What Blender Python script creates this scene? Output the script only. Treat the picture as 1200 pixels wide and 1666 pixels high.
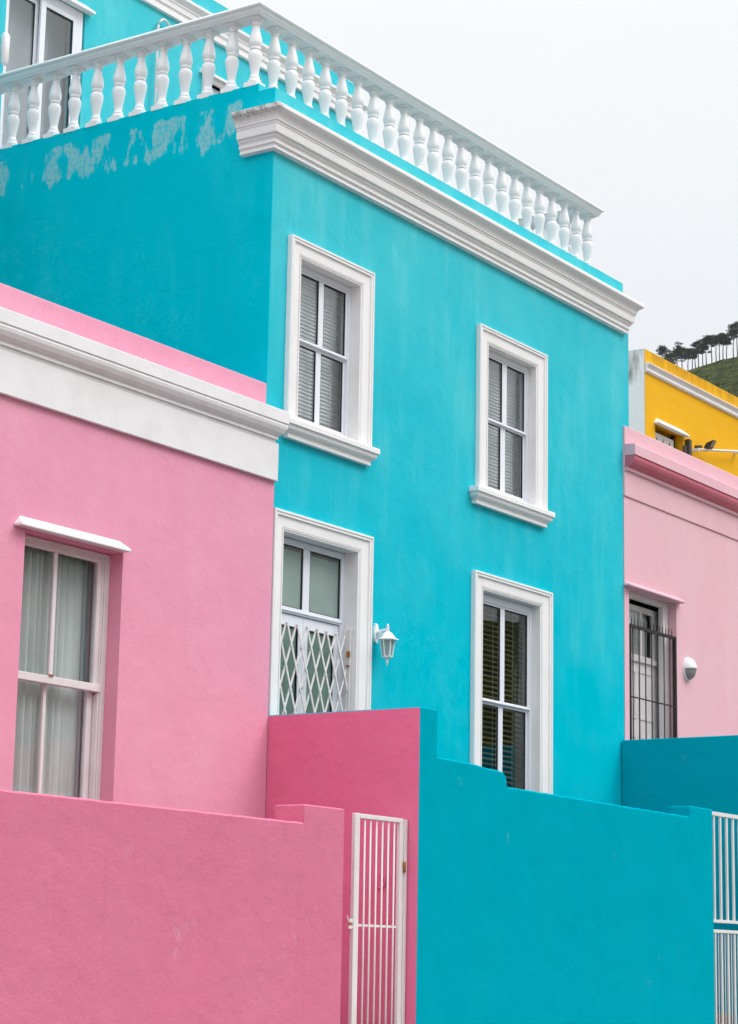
import bpy, bmesh, math, random
from mathutils import Vector, Matrix
random.seed(7)
for o in list(bpy.data.objects): bpy.data.objects.remove(o)
S = bpy.context.scene
C = S.collection
ZO = 1.6            # eye level above the ground; heights below are written relative to the eye

# ------------------------------------------------------------------ camera
yaw, pitch, roll = 0.97787687, 0.20266838, 0.01868968
cy, sy, cp, sp, cr, sr = math.cos(yaw), math.sin(yaw), math.cos(pitch), math.sin(pitch), math.cos(roll), math.sin(roll)
F_ = Vector((sy*cp, cy*cp, sp)); R0 = Vector((cy, -sy, 0)); U0 = R0.cross(F_)
R_ = cr*R0 + sr*U0; U_ = -sr*R0 + cr*U0
cam = bpy.data.cameras.new('camera'); co = bpy.data.objects.new('camera', cam); C.objects.link(co)
m = Matrix((R_, U_, -F_)).transposed().to_4x4(); m.translation = (0, 0, ZO)
co.matrix_world = m
cam.sensor_fit = 'VERTICAL'; cam.sensor_height = 24; cam.lens = 3589.27/1666*24
cam.clip_start = 0.1; cam.clip_end = 6000
S.camera = co
S.view_settings.view_transform = 'Standard'; S.view_settings.look = 'None'
S.view_settings.gamma = 1; S.view_settings.exposure = 0.0

# ------------------------------------------------------------------ sky: bright overcast
SUN_EL, SUN_AZ = math.radians(50), math.radians(150)      # azimuth clockwise from +Y
w = bpy.data.worlds.new('World'); S.world = w; w.use_nodes = True
nt = w.node_tree; N = nt.nodes; L = nt.links; N.clear()
out = N.new('ShaderNodeOutputWorld'); bg = N.new('ShaderNodeBackground'); bg.inputs[1].default_value = 0.1
sky = N.new('ShaderNodeTexSky'); sky.sky_type = 'NISHITA'; sky.sun_disc = False
sky.sun_elevation = SUN_EL; sky.sun_rotation = SUN_AZ; sky.dust_density = 4; sky.air_density = 1.5
tc = N.new('ShaderNodeTexCoord'); sep = N.new('ShaderNodeSeparateXYZ'); L.new(tc.outputs['Generated'], sep.inputs[0])
ramp = N.new('ShaderNodeValToRGB'); L.new(sep.outputs['Z'], ramp.inputs[0])
cr_ = ramp.color_ramp; cr_.interpolation = 'EASE'
cr_.elements[0].position = 0.0; cr_.elements[0].color = (.256, .265, .275, 1)
cr_.elements[1].position = 1.0; cr_.elements[1].color = (.94, .96, .99, 1)
for p_, c_ in ((.26, (.262, .270, .280, 1)), (.40, (.287, .292, .297, 1)), (.6, (.62, .635, .655, 1))):
    e = cr_.elements.new(p_); e.color = c_
ns = N.new('ShaderNodeTexNoise'); ns.inputs['Scale'].default_value = 3.0; ns.inputs['Detail'].default_value = 3
L.new(tc.outputs['Generated'], ns.inputs['Vector'])
mr = N.new('ShaderNodeMapRange'); mr.inputs[1].default_value = .3; mr.inputs[2].default_value = .7
mr.inputs[3].default_value = 33.2; mr.inputs[4].default_value = 34.8; L.new(ns.outputs['Fac'], mr.inputs[0])
sc = N.new('ShaderNodeVectorMath'); sc.operation = 'SCALE'; L.new(ramp.outputs[0], sc.inputs[0]); L.new(mr.outputs[0], sc.inputs['Scale'])
mix = N.new('ShaderNodeMix'); mix.data_type = 'RGBA'; mix.inputs[0].default_value = .06
L.new(sc.outputs[0], mix.inputs[6]); L.new(sky.outputs[0], mix.inputs[7])
L.new(mix.outputs[2], bg.inputs[0]); L.new(bg.outputs[0], out.inputs[0])

sun = bpy.data.lights.new('sun', 'SUN'); sun.energy = 1.35; sun.angle = math.radians(24); sun.color = (1, .97, .93)
so = bpy.data.objects.new('sun', sun); C.objects.link(so)
sd = Vector((math.sin(SUN_AZ)*math.cos(SUN_EL), math.cos(SUN_AZ)*math.cos(SUN_EL), math.sin(SUN_EL)))
so.rotation_euler = sd.to_track_quat('Z', 'Y').to_euler(); so.location = (0, 0, 60)

# ------------------------------------------------------------------ materials
def newmat(name):
    m = bpy.data.materials.new(name); m.use_nodes = True
    nt = m.node_tree; b = nt.nodes['Principled BSDF']
    return m, nt, b
def nmix(nt, fac, a, b, mode='MIX'):
    n = nt.nodes.new('ShaderNodeMix'); n.data_type = 'RGBA'; n.blend_type = mode
    for i, v in ((0, fac), (6, a), (7, b)):
        if hasattr(v, 'links') or isinstance(v, bpy.types.NodeSocket): nt.links.new(v, n.inputs[i])
        else: n.inputs[i].default_value = v if i == 0 else (*v, 1)
    return n.outputs[2]
def nmath(nt, op, a, b=None, clamp=False):
    n = nt.nodes.new('ShaderNodeMath'); n.operation = op; n.use_clamp = clamp
    for i, v in ((0, a), (1, b)):
        if v is None: continue
        if isinstance(v, bpy.types.NodeSocket): nt.links.new(v, n.inputs[i])
        else: n.inputs[i].default_value = v
    return n.outputs[0]
def nrange(nt, v, a, b, c=0., d=1.):
    n = nt.nodes.new('ShaderNodeMapRange'); nt.links.new(v, n.inputs[0])
    for i, x in enumerate((a, b, c, d)): n.inputs[i+1].default_value = x
    return n.outputs[0]
def pos(nt):
    g = nt.nodes.new('ShaderNodeNewGeometry'); return g.outputs['Position']
def noise(nt, vec, scale, detail=4, rough=.55, mul=None, off=(0, 0, 0)):
    if mul or off != (0, 0, 0):
        mp = nt.nodes.new('ShaderNodeMapping'); mp.inputs['Scale'].default_value = mul or (1, 1, 1); mp.inputs['Location'].default_value = off
        nt.links.new(vec, mp.inputs[0]); vec = mp.outputs[0]
    n = nt.nodes.new('ShaderNodeTexNoise'); n.inputs['Scale'].default_value = scale
    n.inputs['Detail'].default_value = detail; n.inputs['Roughness'].default_value = rough
    nt.links.new(vec, n.inputs['Vector']); return n.outputs['Fac']
def bump(nt, b, h, strength, dist, prev=None):
    n = nt.nodes.new('ShaderNodeBump'); n.inputs['Strength'].default_value = strength; n.inputs['Distance'].default_value = dist
    nt.links.new(h, n.inputs['Height'])
    if prev is not None: nt.links.new(prev, n.inputs['Normal'])
    return n.outputs[0]
def plaster(name, base, light, dark, streak=.5, blotch=.4, rough=.72, grain=.35, wavy=.5, extra=None, crack=.35, gs=55, off=(0, 0, 0), fade=None, spec=.08, scuff=.0):
    """painted render: sun-bleached vertical streaks, roller blotches, hairline cracks, trowel waves"""
    m, nt, b = newmat(name); P = pos(nt)
    s = nrange(nt, noise(nt, P, 1.0, 5, .6, (2.4, 2.4, .28), off), .45, .62)
    bl = nrange(nt, noise(nt, P, .9, 5, .6, None, off), .35, .7)
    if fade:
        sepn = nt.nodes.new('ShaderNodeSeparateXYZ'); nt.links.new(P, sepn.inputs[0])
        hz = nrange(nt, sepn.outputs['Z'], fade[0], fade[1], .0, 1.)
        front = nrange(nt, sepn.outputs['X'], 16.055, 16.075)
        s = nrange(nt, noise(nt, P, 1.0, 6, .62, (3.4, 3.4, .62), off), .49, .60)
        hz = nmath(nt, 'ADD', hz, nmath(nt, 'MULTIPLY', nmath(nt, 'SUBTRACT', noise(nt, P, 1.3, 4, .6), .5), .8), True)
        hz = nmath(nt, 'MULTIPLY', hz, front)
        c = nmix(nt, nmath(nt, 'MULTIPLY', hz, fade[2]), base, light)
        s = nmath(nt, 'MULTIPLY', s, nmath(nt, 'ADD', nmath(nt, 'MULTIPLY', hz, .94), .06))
    else:
        c = nmix(nt, 0., base, base)
    c = nmix(nt, nmath(nt, 'MULTIPLY', s, streak), c, light)
    c = nmix(nt, nmath(nt, 'MULTIPLY', bl, blotch), c, dark)
    # swirly trowel marks that catch chalky paint
    tm = noise(nt, P, 4.5, 6, .7, None, (3, 1, 2))
    tm = nrange(nt, nmath(nt, 'ABSOLUTE', nmath(nt, 'SUBTRACT', tm, .5)), .0, .012, 1., 0.)
    tmm = nrange(nt, noise(nt, P, 1.1, 2, .5, None, (7, 3, 1)), .52, .64)
    c = nmix(nt, nmath(nt, 'MULTIPLY', nmath(nt, 'MULTIPLY', tm, tmm), .22), c, light)
    # hairline cracks
    ck = nrange(nt, nmath(nt, 'ABSOLUTE', nmath(nt, 'SUBTRACT', noise(nt, P, .55, 8, .62, None, (1.3, 5.1, 2.7)), .5)), .0, .0011, 1., 0.)
    ckm = nrange(nt, noise(nt, P, .8, 2, .5, None, (2, 9, 4)), .50, .58)
    ck = nmath(nt, 'MULTIPLY', ck, ckm)
    c = nmix(nt, nmath(nt, 'MULTIPLY', ck, crack), c, tuple(x*.35 for x in dark))
    fine = noise(nt, P, gs, 3, .7)
    c = nmix(nt, nrange(nt, fine, .3, .75, 0, .10), c, tuple(x*.8 for x in base))
    # small chips and specks
    sp_ = nrange(nt, noise(nt, P, 17, 2, .5, None, (5, 5, 1)), .775, .80)
    c = nmix(nt, nmath(nt, 'MULTIPLY', sp_, .45), c, tuple(min(1, x*.45+.25) for x in light))
    if scuff:
        sf = nrange(nt, noise(nt, P, 2.1, 9, .72, (1, 1, .7), (6, 1, 4)), .63, .70)
        c = nmix(nt, nmath(nt, 'MULTIPLY', sf, scuff), c, tuple(x*.6+.26 for x in light))
        s2 = nrange(nt, noise(nt, P, 1.0, 6, .7, (5.5, 5.5, .5), (1, 6, 4)), .60, .70)
        c = nmix(nt, nmath(nt, 'MULTIPLY', s2, scuff*.5), c, tuple(x*.72 for x in dark))
    if extra: c = extra(nt, P, c)
    nt.links.new(c, b.inputs['Base Color'])
    b.inputs['Roughness'].default_value = rough; b.inputs['Specular IOR Level'].default_value = spec
    h1 = bump(nt, b, noise(nt, P, 2.6, 5, .55, None, off), wavy, .035)
    h2 = bump(nt, b, fine, grain, .004, h1)
    h3 = bump(nt, b, nmath(nt, 'MULTIPLY', ck, -1.), .35, .004, h2)
    nt.links.new(h3, b.inputs['Normal'])
    return m
def sepxyz(nt, P):
    n = nt.nodes.new('ShaderNodeSeparateXYZ'); nt.links.new(P, n.inputs[0]); return n.outputs
def peel(nt, P, c):           # bare plaster showing through under the terrace edge
    X, Y, Z = sepxyz(nt, P)
    n1 = noise(nt, P, 1.0, 7, .66, (1, 4.4, 1.45), (0, 1.1, .4))
    band = nmath(nt, 'MULTIPLY', nrange(nt, Z, 7.62+ZO, 7.86+ZO), nrange(nt, Z, 8.30+ZO, 8.20+ZO))
    run = nmath(nt, 'MULTIPLY', nrange(nt, Y, 12.30, 12.42), nrange(nt, Y, 16.2, 14.2, .85, 1.))
    side = nrange(nt, X, 16.10, 16.08)
    k = nmath(nt, 'MULTIPLY', nmath(nt, 'MULTIPLY', band, run), side)
    th = nrange(nt, nmath(nt, 'MULTIPLY', n1, nmath(nt, 'ADD', nmath(nt, 'MULTIPLY', k, .55), .45)), .480, .520, 0., .50)
    th = nmath(nt, 'MULTIPLY', th, nrange(nt, k, .05, .2))
    th = nmath(nt, 'MULTIPLY', th, nrange(nt, noise(nt, P, 26, 5, .75), .36, .54, .15, 1.))
    return nmix(nt, th, c, (.46, .60, .57))
def drips(z0, z1, dark, fac=.8):
    def f(nt, P, c):
        X, Y, Z = sepxyz(nt, P)
        n1 = nrange(nt, noise(nt, P, 1.0, 5, .65, (2.2, 2.2, .5)), .42, .62)
        k = nmath(nt, 'MULTIPLY', nrange(nt, Z, z0+ZO, z1+ZO), n1)
        return nmix(nt, nmath(nt, 'MULTIPLY', k, fac), c, dark)
    return f
M = {}
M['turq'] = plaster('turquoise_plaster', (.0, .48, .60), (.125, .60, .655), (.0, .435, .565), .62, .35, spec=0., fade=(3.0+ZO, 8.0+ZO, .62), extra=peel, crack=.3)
M['turq_g'] = plaster('turquoise_garden_paint', (.0, .342, .445), (.003, .375, .475), (.0, .308, .405), .15, .35, spec=0., scuff=.25, wavy=.7, crack=.25)
M['pink'] = plaster('pink_plaster', (.76, .325, .445), (.78, .38, .50), (.755, .265, .40), .35, .45, wavy=.45, off=(4, 2, 1))
M['pink_g'] = plaster('pink_garden_paint', (.655, .182, .292), (.69, .235, .35), (.61, .15, .25), .2, .5, rough=.9, scuff=.32, grain=.9, gs=38, wavy=.6, off=(8, 3, 1))
M['pink_party'] = plaster('deep_pink_paint', (.78, .185, .33), (.79, .24, .385), (.72, .14, .275), .25, .5, wavy=.8, off=(3, 8, 1))
M['pink_pale'] = plaster('pale_pink_plaster', (.75, .46, .52), (.77, .52, .57), (.75, .40, .48), .35, .4, wavy=.3, off=(2, 7, 1))
M['yellow'] = plaster('yellow_plaster', (.82, .43, .014), (.84, .46, .03), (.79, .38, .008), .35, .5, wavy=.4, extra=drips(9.9, 10.35, (.22, .12, .02), .75), off=(2, 2, 9))
M['grey_side'] = plaster('whitewashed_side', (.78, .79, .80), (.84, .84, .84), (.62, .63, .64), .5, .6, extra=drips(9.62, 9.86, (.035, .035, .025), 1.), off=(1, 2, 9))
def whitepaint(name, col, rough, grime=.12, grimecol=(.42, .38, .36), extra=None, bumps=.12):
    m, nt, b = newmat(name); P = pos(nt)
    n1 = nrange(nt, noise(nt, P, 3.0, 6, .65), .45, .75)
    c = nmix(nt, nmath(nt, 'MULTIPLY', n1, grime), col, grimecol)
    sp_ = nrange(nt, noise(nt, P, 28, 3, .6), .72, .76)
    c = nmix(nt, nmath(nt, 'MULTIPLY', sp_, grime*1.6), c, (.30, .27, .25))
    if extra: c = extra(nt, P, c)
    nt.links.new(c, b.inputs['Base Color']); b.inputs['Roughness'].default_value = rough
    nt.links.new(bump(nt, b, noise(nt, P, 14, 5, .6), bumps, .01), b.inputs['Normal'])
    return m
def lichen(nt, P, c):
    X, Y, Z = sepxyz(nt, P)
    k = nmath(nt, 'MULTIPLY', nrange(nt, Z, 7.90+ZO, 8.02+ZO), nrange(nt, X, 15.95, 15.86))
    k = nmath(nt, 'MULTIPLY', k, nrange(nt, noise(nt, P, 18, 5, .75), .38, .58))
    return nmix(nt, nmath(nt, 'MULTIPLY', k, .9), c, (.10, .085, .07))
M['trim'] = whitepaint('white_trim_paint', (.83, .81, .81), .55, .10, extra=lichen)
M['trim_old'] = whitepaint('weathered_white_paint', (.79, .77, .78), .5, .2)
M['sill_white'] = whitepaint('white_hood_paint', (.84, .84, .84), .5, .06)
M['upvc'] = whitepaint('white_frame_coating', (.78, .79, .85), .3, .03, bumps=.02)
M['wood_white'] = whitepaint('old_white_timber_paint', (.74, .69, .70), .5, .28, (.45, .40, .36), bumps=.4)
M['baluster'] = whitepaint('white_masonry_paint', (.82, .81, .82), .5, .16, (.60, .55, .50), bumps=.1)
M['iron_white'] = whitepaint('white_iron_paint', (.77, .73, .73), .4, .26, (.48, .33, .25), bumps=.1)
M['pink_cove_shade'] = plaster('pink_gloss_with_cove_shade', (.56, .15, .21), (.64, .22, .28), (.50, .12, .17), .3, .4, rough=.3, grain=.1, wavy=.2)  # gloss pink deepened: the cornice cove's shade is put into the colour
def simple(name, col, rough=.5, metal=0., var=.0, vs=8):
    m, nt, b = newmat(name)
    if var:
        P = pos(nt); c = nmix(nt, nrange(nt, noise(nt, P, vs, 5, .6), .35, .7), col, tuple(x*(1-var) for x in col)); nt.links.new(c, b.inputs['Base Color'])
    else: b.inputs['Base Color'].default_value = (*col, 1)
    b.inputs['Roughness'].default_value = rough; b.inputs['Metallic'].default_value = metal
    return m
M['gasket'] = simple('black_rubber_seal', (.008, .008, .012), .5)
M['iron_dark'] = simple('dark_brown_iron', (.014, .008, .009), .55, 0, .3)
M['rust'] = simple('orange_rust', (.42, .15, .045), .9, 0, .5, 40)
M['slat'] = simple('white_blind_slat', (.80, .82, .83), .45)
M['slat_dark'] = simple('dark_brown_blind_slat', (.24, .20, .09), .35, 0, .4, 3)
M['cord'] = simple('pale_blind_cord', (.7, .7, .68), .8)
M['inner'] = simple('dim_room_wall', (.35, .35, .34), .8)
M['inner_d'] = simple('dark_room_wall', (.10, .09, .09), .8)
M['frosted'] = simple('frosted_green_glass', (.26, .34, .31), .32, 0, .12, 2)
M['frosted_d'] = simple('etched_green_glass', (.15, .25, .21), .3, 0, .35, 9)
M['lampglass'] = simple('lamp_glass', (.28, .42, .42), .15)
M['greyglass'] = simple('grey_ribbed_glass', (.26, .25, .245), .35)
M['black'] = simple('black_metal', (.06, .048, .038), .5)
M['brown'] = simple('brown_tile', (.25, .14, .11), .6, 0, .3)
M['roof'] = simple('grey_roof_sheet', (.20, .20, .20), .7, 0, .3)
M['deck'] = simple('terrace_screed', (.32, .30, .28), .8, 0, .3)
M['gloss_grey'] = simple('grey_curtain_liner', (.52, .54, .57), .6)
def glass(name, ior, tint=(1, 1, 1), rough=0.0):
    m, nt, b = newmat(name); nt.nodes.remove(b)
    o = nt.nodes['Material Output']; t = nt.nodes.new('ShaderNodeBsdfTransparent'); t.inputs[0].default_value = (*tint, 1)
    g = nt.nodes.new('ShaderNodeBsdfGlossy'); g.inputs['Roughness'].default_value = rough
    f = nt.nodes.new('ShaderNodeFresnel'); gm = nt.nodes.new('ShaderNodeNewGeometry'); nt.links.new(nrange(nt, gm.outputs['Backfacing'], 0, 1, ior, 1/ior), f.inputs[0])
    P = pos(nt); bn = nt.nodes.new('ShaderNodeBump'); bn.inputs['Strength'].default_value = .25; bn.inputs['Distance'].default_value = .004
    nt.links.new(noise(nt, P, 2.2, 1, .5), bn.inputs['Height']); nt.links.new(bn.outputs[0], g.inputs['Normal'])
    x = nt.nodes.new('ShaderNodeMixShader'); nt.links.new(f.outputs[0], x.inputs[0]); nt.links.new(t.outputs[0], x.inputs[1]); nt.links.new(g.outputs[0], x.inputs[2])
    nt.links.new(x.outputs[0], o.inputs[0]); return m
M['glass'] = glass('window_glass', 1.95, (.93, .95, .95))
M['glass_lr'] = glass('tinted_window_glass', 1.5, (.85, .87, .85))
M['glass_old'] = glass('old_window_glass', 1.6, (.90, .93, .93))
def cloth():
    m, nt, b = newmat('net_curtain_cloth'); P = pos(nt)
    c = nmix(nt, nrange(nt, noise(nt, P, 3, 3, .5, (3, 3, .3)), .35, .7), (.82, .83, .82), (.66, .68, .66))
    nt.links.new(c, b.inputs['Base Color']); b.inputs['Roughness'].default_value = .9; return m
M['cloth'] = cloth()
M['cloth_d'] = simple('olive_curtain_cloth', (.20, .22, .13), .9, 0, .3)
def ground_mat(name, a, b_, scale=3, rough=.9):
    m, nt, b = newmat(name); P = pos(nt)
    c = nmix(nt, nrange(nt, noise(nt, P, scale, 8, .65), .3, .7), a, b_)
    nt.links.new(c, b.inputs['Base Color']); b.inputs['Roughness'].default_value = rough
    nt.links.new(bump(nt, b, noise(nt, P, scale*10, 4, .6), .4, .02), b.inputs['Normal']); return m
M['asphalt'] = ground_mat('asphalt', (.045, .045, .047), (.065, .063, .06))
M['pave'] = ground_mat('pavement_concrete', (.26, .25, .24), (.34, .33, .31))
M['earth'] = ground_mat('dry_earth', (.12, .11, .08), (.10, .11, .06), .2)
def hillmat():
    m, nt, b = newmat('hillside_scrub'); P = pos(nt)
    n1 = noise(nt, P, .33, 6, .7, (1, 1, 1.6)); n2 = noise(nt, P, .11, 4, .6)
    c = nmix(nt, nrange(nt, n1, .44, .56), (.055, .066, .018), (.010, .020, .009))
    c = nmix(nt, nmath(nt, 'MULTIPLY', nrange(nt, n2, .5, .62), .8), c, (.085, .092, .025))
    c = nmix(nt, nrange(nt, noise(nt, P, .6, 4, .6, None, (4, 4, 4)), .66, .75), c, (.06, .053, .025))
    nt.links.new(c, b.inputs['Base Color']); b.inputs['Roughness'].default_value = 1
    b.inputs['Specular IOR Level'].default_value = 0
    nt.links.new(bump(nt, b, n1, 1., 1.6), b.inputs['Normal']); return m
M['hill'] = hillmat()
def needles():
    m, nt, b = newmat('pine_needles'); P = pos(nt)
    c = nmix(nt, nrange(nt, noise(nt, P, .5, 4, .6), .35, .65), (.022, .034, .022), (.045, .060, .035))
    nt.links.new(c, b.inputs['Base Color']); b.inputs['Roughness'].default_value = .9; b.inputs['Specular IOR Level'].default_value = 0; return m
M['needles'] = needles()
M['bark'] = simple('pine_bark', (.035, .032, .032), .9, 0, .3, 1)
M['bark'].node_tree.nodes['Principled BSDF'].inputs['Specular IOR Level'].default_value = 0
for nm, col in (('op_green', (.30, .33, .10)), ('op_red', (.50, .12, .09)), ('op_teal', (.05, .30, .36)), ('op_cream', (.62, .55, .42)), ('op_orange', (.65, .28, .07)), ('op_white', (.72, .72, .70))):
    M[nm] = plaster(nm[3:]+'_house_paint', col, tuple(min(1, x*1.15) for x in col), tuple(x*.85 for x in col), .3, .4)

# ------------------------------------------------------------------ mesh helpers
def bx(bm, x0, x1, y0, y1, z0, z1):
    v = [bm.verts.new(p) for p in ((x0, y0, z0), (x1, y0, z0), (x1, y1, z0), (x0, y1, z0), (x0, y0, z1), (x1, y0, z1), (x1, y1, z1), (x0, y1, z1))]
    for f in ((0, 3, 2, 1), (4, 5, 6, 7), (0, 1, 5, 4), (1, 2, 6, 5), (2, 3, 7, 6), (3, 0, 4, 7)): bm.faces.new([v[i] for i in f])
def bar(bm, a, b, wx, wy):
    """square bar between two points"""
    a = Vector(a); b = Vector(b); d = (b-a).normalized()
    up = Vector((0, 1, 0)) if abs(d.y) < .9 else Vector((1, 0, 0))
    s = d.cross(up).normalized(); t = s.cross(d).normalized()
    v = []
    for q in (a, b):
        for i, j in ((-1, -1), (1, -1), (1, 1), (-1, 1)): v.append(bm.verts.new(q + s*wx*i/2 + t*wy*j/2))
    for f in ((0, 1, 2, 3), (7, 6, 5, 4), (0, 4, 5, 1), (1, 5, 6, 2), (2, 6, 7, 3), (3, 7, 4, 0)): bm.faces.new([v[i] for i in f])
def tube(bm, pts, r, n=8):
    rings = []
    for i, p in enumerate(pts):
        p = Vector(p); a = Vector(pts[max(0, i-1)]); b = Vector(pts[min(len(pts)-1, i+1)]); d = (b-a).normalized()
        up = Vector((0, 0, 1)) if abs(d.z) < .9 else Vector((1, 0, 0))
        s = d.cross(up).normalized(); t = s.cross(d)
        rr = r[i] if isinstance(r, (list, tuple)) else r
        rings.append([bm.verts.new(p + (s*math.cos(2*math.pi*k/n) + t*math.sin(2*math.pi*k/n))*rr) for k in range(n)])
    for a, b in zip(rings, rings[1:]):
        for k in range(n): f = bm.faces.new((a[k], a[(k+1) % n], b[(k+1) % n], b[k])); f.smooth = True
    bm.faces.new(rings[0][::-1]); bm.faces.new(rings[-1])
def lathe(bm, prof, cx, cy_, n=20, smooth=True, ph=0.):
    rings = [[bm.verts.new((cx + r*math.cos(ph+2*math.pi*k/n), cy_ + r*math.sin(ph+2*math.pi*k/n), z)) for k in range(n)] for r, z in prof]
    for a, b in zip(rings, rings[1:]):
        for k in range(n): f = bm.faces.new((a[k], a[(k+1) % n], b[(k+1) % n], b[k])); f.smooth = smooth
    bm.faces.new(rings[0][::-1]); bm.faces.new(rings[-1])
LOC = {}
def tagd(o, label=None, cat=None, group=None, kind=None):
    for k, v in (('label', label), ('category', cat), ('group', group), ('kind', kind)):
        if v: o[k] = v
    return o
def empty(name, loc, label, cat, group=None):
    o = bpy.data.objects.new(name, None); C.objects.link(o); o.location = (loc[0], loc[1], loc[2]+ZO); o.empty_display_size = .2
    LOC[o.name] = Vector(o.location); return tagd(o, label, cat, group)
def mk(name, bm, mat, parent=None, label=None, cat=None, group=None, kind=None, bevel=0, seg=1):
    """bm is written in place (eye-relative heights); becomes ONE object"""
    bmesh.ops.recalc_face_normals(bm, faces=bm.faces[:])
    me = bpy.data.meshes.new(name); base = Vector((0, 0, 0))
    bmesh.ops.translate(bm, verts=bm.verts[:], vec=(0, 0, ZO))
    if parent is not None: off = LOC[parent.name]
    else:
        xs = [v.co for v in bm.verts]
        off = Vector(((min(v.x for v in xs)+max(v.x for v in xs))/2, (min(v.y for v in xs)+max(v.y for v in xs))/2, min(v.z for v in xs)))
    bmesh.ops.translate(bm, verts=bm.verts[:], vec=-off)
    bm.to_mesh(me); bm.free()
    for q in (mat if isinstance(mat, list) else [mat]): me.materials.append(M[q] if isinstance(q, str) else q)
    o = bpy.data.objects.new(name, me); C.objects.link(o)
    if parent is not None: o.parent = parent; LOC[o.name] = LOC[parent.name]
    else: o.location = off; LOC[o.name] = off
    if bevel:
        b = o.modifiers.new('bevel', 'BEVEL'); b.width = bevel; b.segments = seg; b.limit_method = 'ANGLE'; b.angle_limit = math.radians(40)
    return tagd(o, label, cat, group, kind)
def nb(): return bmesh.new()
def box_obj(name, mat, parent, *b, **k):
    bm = nb(); bx(bm, *b); return mk(name, bm, mat, parent, **k)
def wall_grid(x0, x1, z0, z1, holes, Y, t, bm=None):
    """wall in the street direction, front face at Y, thickness t, openings cut through"""
    bm = bm or nb()
    xs = sorted({x0, x1, *[h[0] for h in holes], *[h[1] for h in holes]}); zs = sorted({z0, z1, *[h[2] for h in holes], *[h[3] for h in holes]})
    def solid(i, j):
        if i < 0 or j < 0 or i >= len(xs)-1 or j >= len(zs)-1: return False
        cx, cz = (xs[i]+xs[i+1])/2, (zs[j]+zs[j+1])/2
        return not any(h[0] < cx < h[1] and h[2] < cz < h[3] for h in holes)
    V = {}
    def v(i, j, k):
        if (i, j, k) not in V: V[i, j, k] = bm.verts.new((xs[i], Y if k == 0 else Y+t, zs[j]))
        return V[i, j, k]
    for i in range(len(xs)-1):
        for j in range(len(zs)-1):
            if not solid(i, j): continue
            bm.faces.new((v(i, j, 0), v(i+1, j, 0), v(i+1, j+1, 0), v(i, j+1, 0)))
            bm.faces.new((v(i, j, 1), v(i, j+1, 1), v(i+1, j+1, 1), v(i+1, j, 1)))
            if not solid(i-1, j): bm.faces.new((v(i, j, 0), v(i, j+1, 0), v(i, j+1, 1), v(i, j, 1)))
            if not solid(i+1, j): bm.faces.new((v(i+1, j, 0), v(i+1, j, 1), v(i+1, j+1, 1), v(i+1, j+1, 0)))
            if not solid(i, j-1): bm.faces.new((v(i, j, 0), v(i, j, 1), v(i+1, j, 1), v(i+1, j, 0)))
            if not solid(i, j+1): bm.faces.new((v(i, j+1, 0), v(i+1, j+1, 0), v(i+1, j+1, 1), v(i, j+1, 1)))
    return bm
def moulding(prof, X0, X1, Yw, yl=None, yr=None, el=True, er=True):
    """horizontal moulding on a wall at Yw with mitred returns; prof = [(projection, z) from top to bottom]"""
    bm = nb(); yl = Yw if yl is None else yl; yr = Yw if yr is None else yr; rings = []
    for e, z in prof:
        a = X0-(e if el else 0); b = X1+(e if er else 0)
        rings.append([bm.verts.new(p) for p in ((a, yl, z), (a, Yw-e, z), (b, Yw-e, z), (b, yr, z))])
    for p, q in zip(rings, rings[1:]):
        for k in range(3): bm.faces.new((p[k], p[k+1], q[k+1], q[k]))
    bm.faces.new(rings[0]); bm.faces.new(rings[-1][::-1])
    for k, X in ((0, X0), (3, X1)):
        ids = [r[k] for r in rings]
        p = [bm.verts.new(v.co) for v in ids]
        yk = p[0].co.y
        a = bm.verts.new((X, yk, prof[-1][1])); b = bm.verts.new((X, yk, prof[0][1]))
        try: bm.faces.new(p+[a, b])
        except Exception: pass
    return bm
def surround(X0, X1, z0, z1, wl, wr, wt, Yw, depth):
    """moulded architrave; outer size given; returns opening lining too"""
    prof = [(0, 0), (0, .048), (.03, .056), (.12, .056), (.135, .044), (.165, .044), (.18, .051), (.27, .051), (.285, .036), (.33, .034), (.80, .032), (.815, .022), (.85, .022), (.865, .036), (.905, .036), (.915, .028), (1.0, .028), (1.0, -depth)]
    bm = nb(); rings = []
    for u, e in prof:
        rings.append([bm.verts.new(p) for p in ((X0+u*wl, Yw-e, z0), (X0+u*wl, Yw-e, z1-u*wt), (X1-u*wr, Yw-e, z1-u*wt), (X1-u*wr, Yw-e, z0))])
    for p, q in zip(rings, rings[1:]):
        for k in range(3): bm.faces.new((p[k], p[k+1], q[k+1], q[k]))
    for k in (0, 3):
        bm.faces.new([r[k] for r in rings])
    return bm
def hood(X0, X1, zb, zt, Yw, e, inset, lip=.022):
    bm = nb()
    P = [(X0, Yw, zb), (X1, Yw, zb), (X1, Yw-e, zb), (X0, Yw-e, zb), (X0, Yw, zb+lip), (X1, Yw, zb+lip), (X1, Yw-e, zb+lip), (X0, Yw-e, zb+lip), (X0+inset, Yw, zt), (X1-inset, Yw, zt)]
    v = [bm.verts.new(p) for p in P]
    for f in ((0, 3, 2, 1), (0, 4, 7, 3), (1, 2, 6, 5), (3, 7, 6, 2), (7, 8, 9, 6), (4, 8, 7), (5, 6, 9)): bm.faces.new([v[i] for i in f])
    bm.faces.new([v[i] for i in (0, 1, 5, 9, 8, 4)])
    return bm
def ring(bm, x0, x1, z0, z1, w, y0, y1):
    bx(bm, x0, x0+w, y0, y1, z0, z1); bx(bm, x1-w, x1, y0, y1, z0, z1)
    bx(bm, x0+w, x1-w, y0, y1, z0, z0+w); bx(bm, x0+w, x1-w, y0, y1, z1-w, z1)
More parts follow.
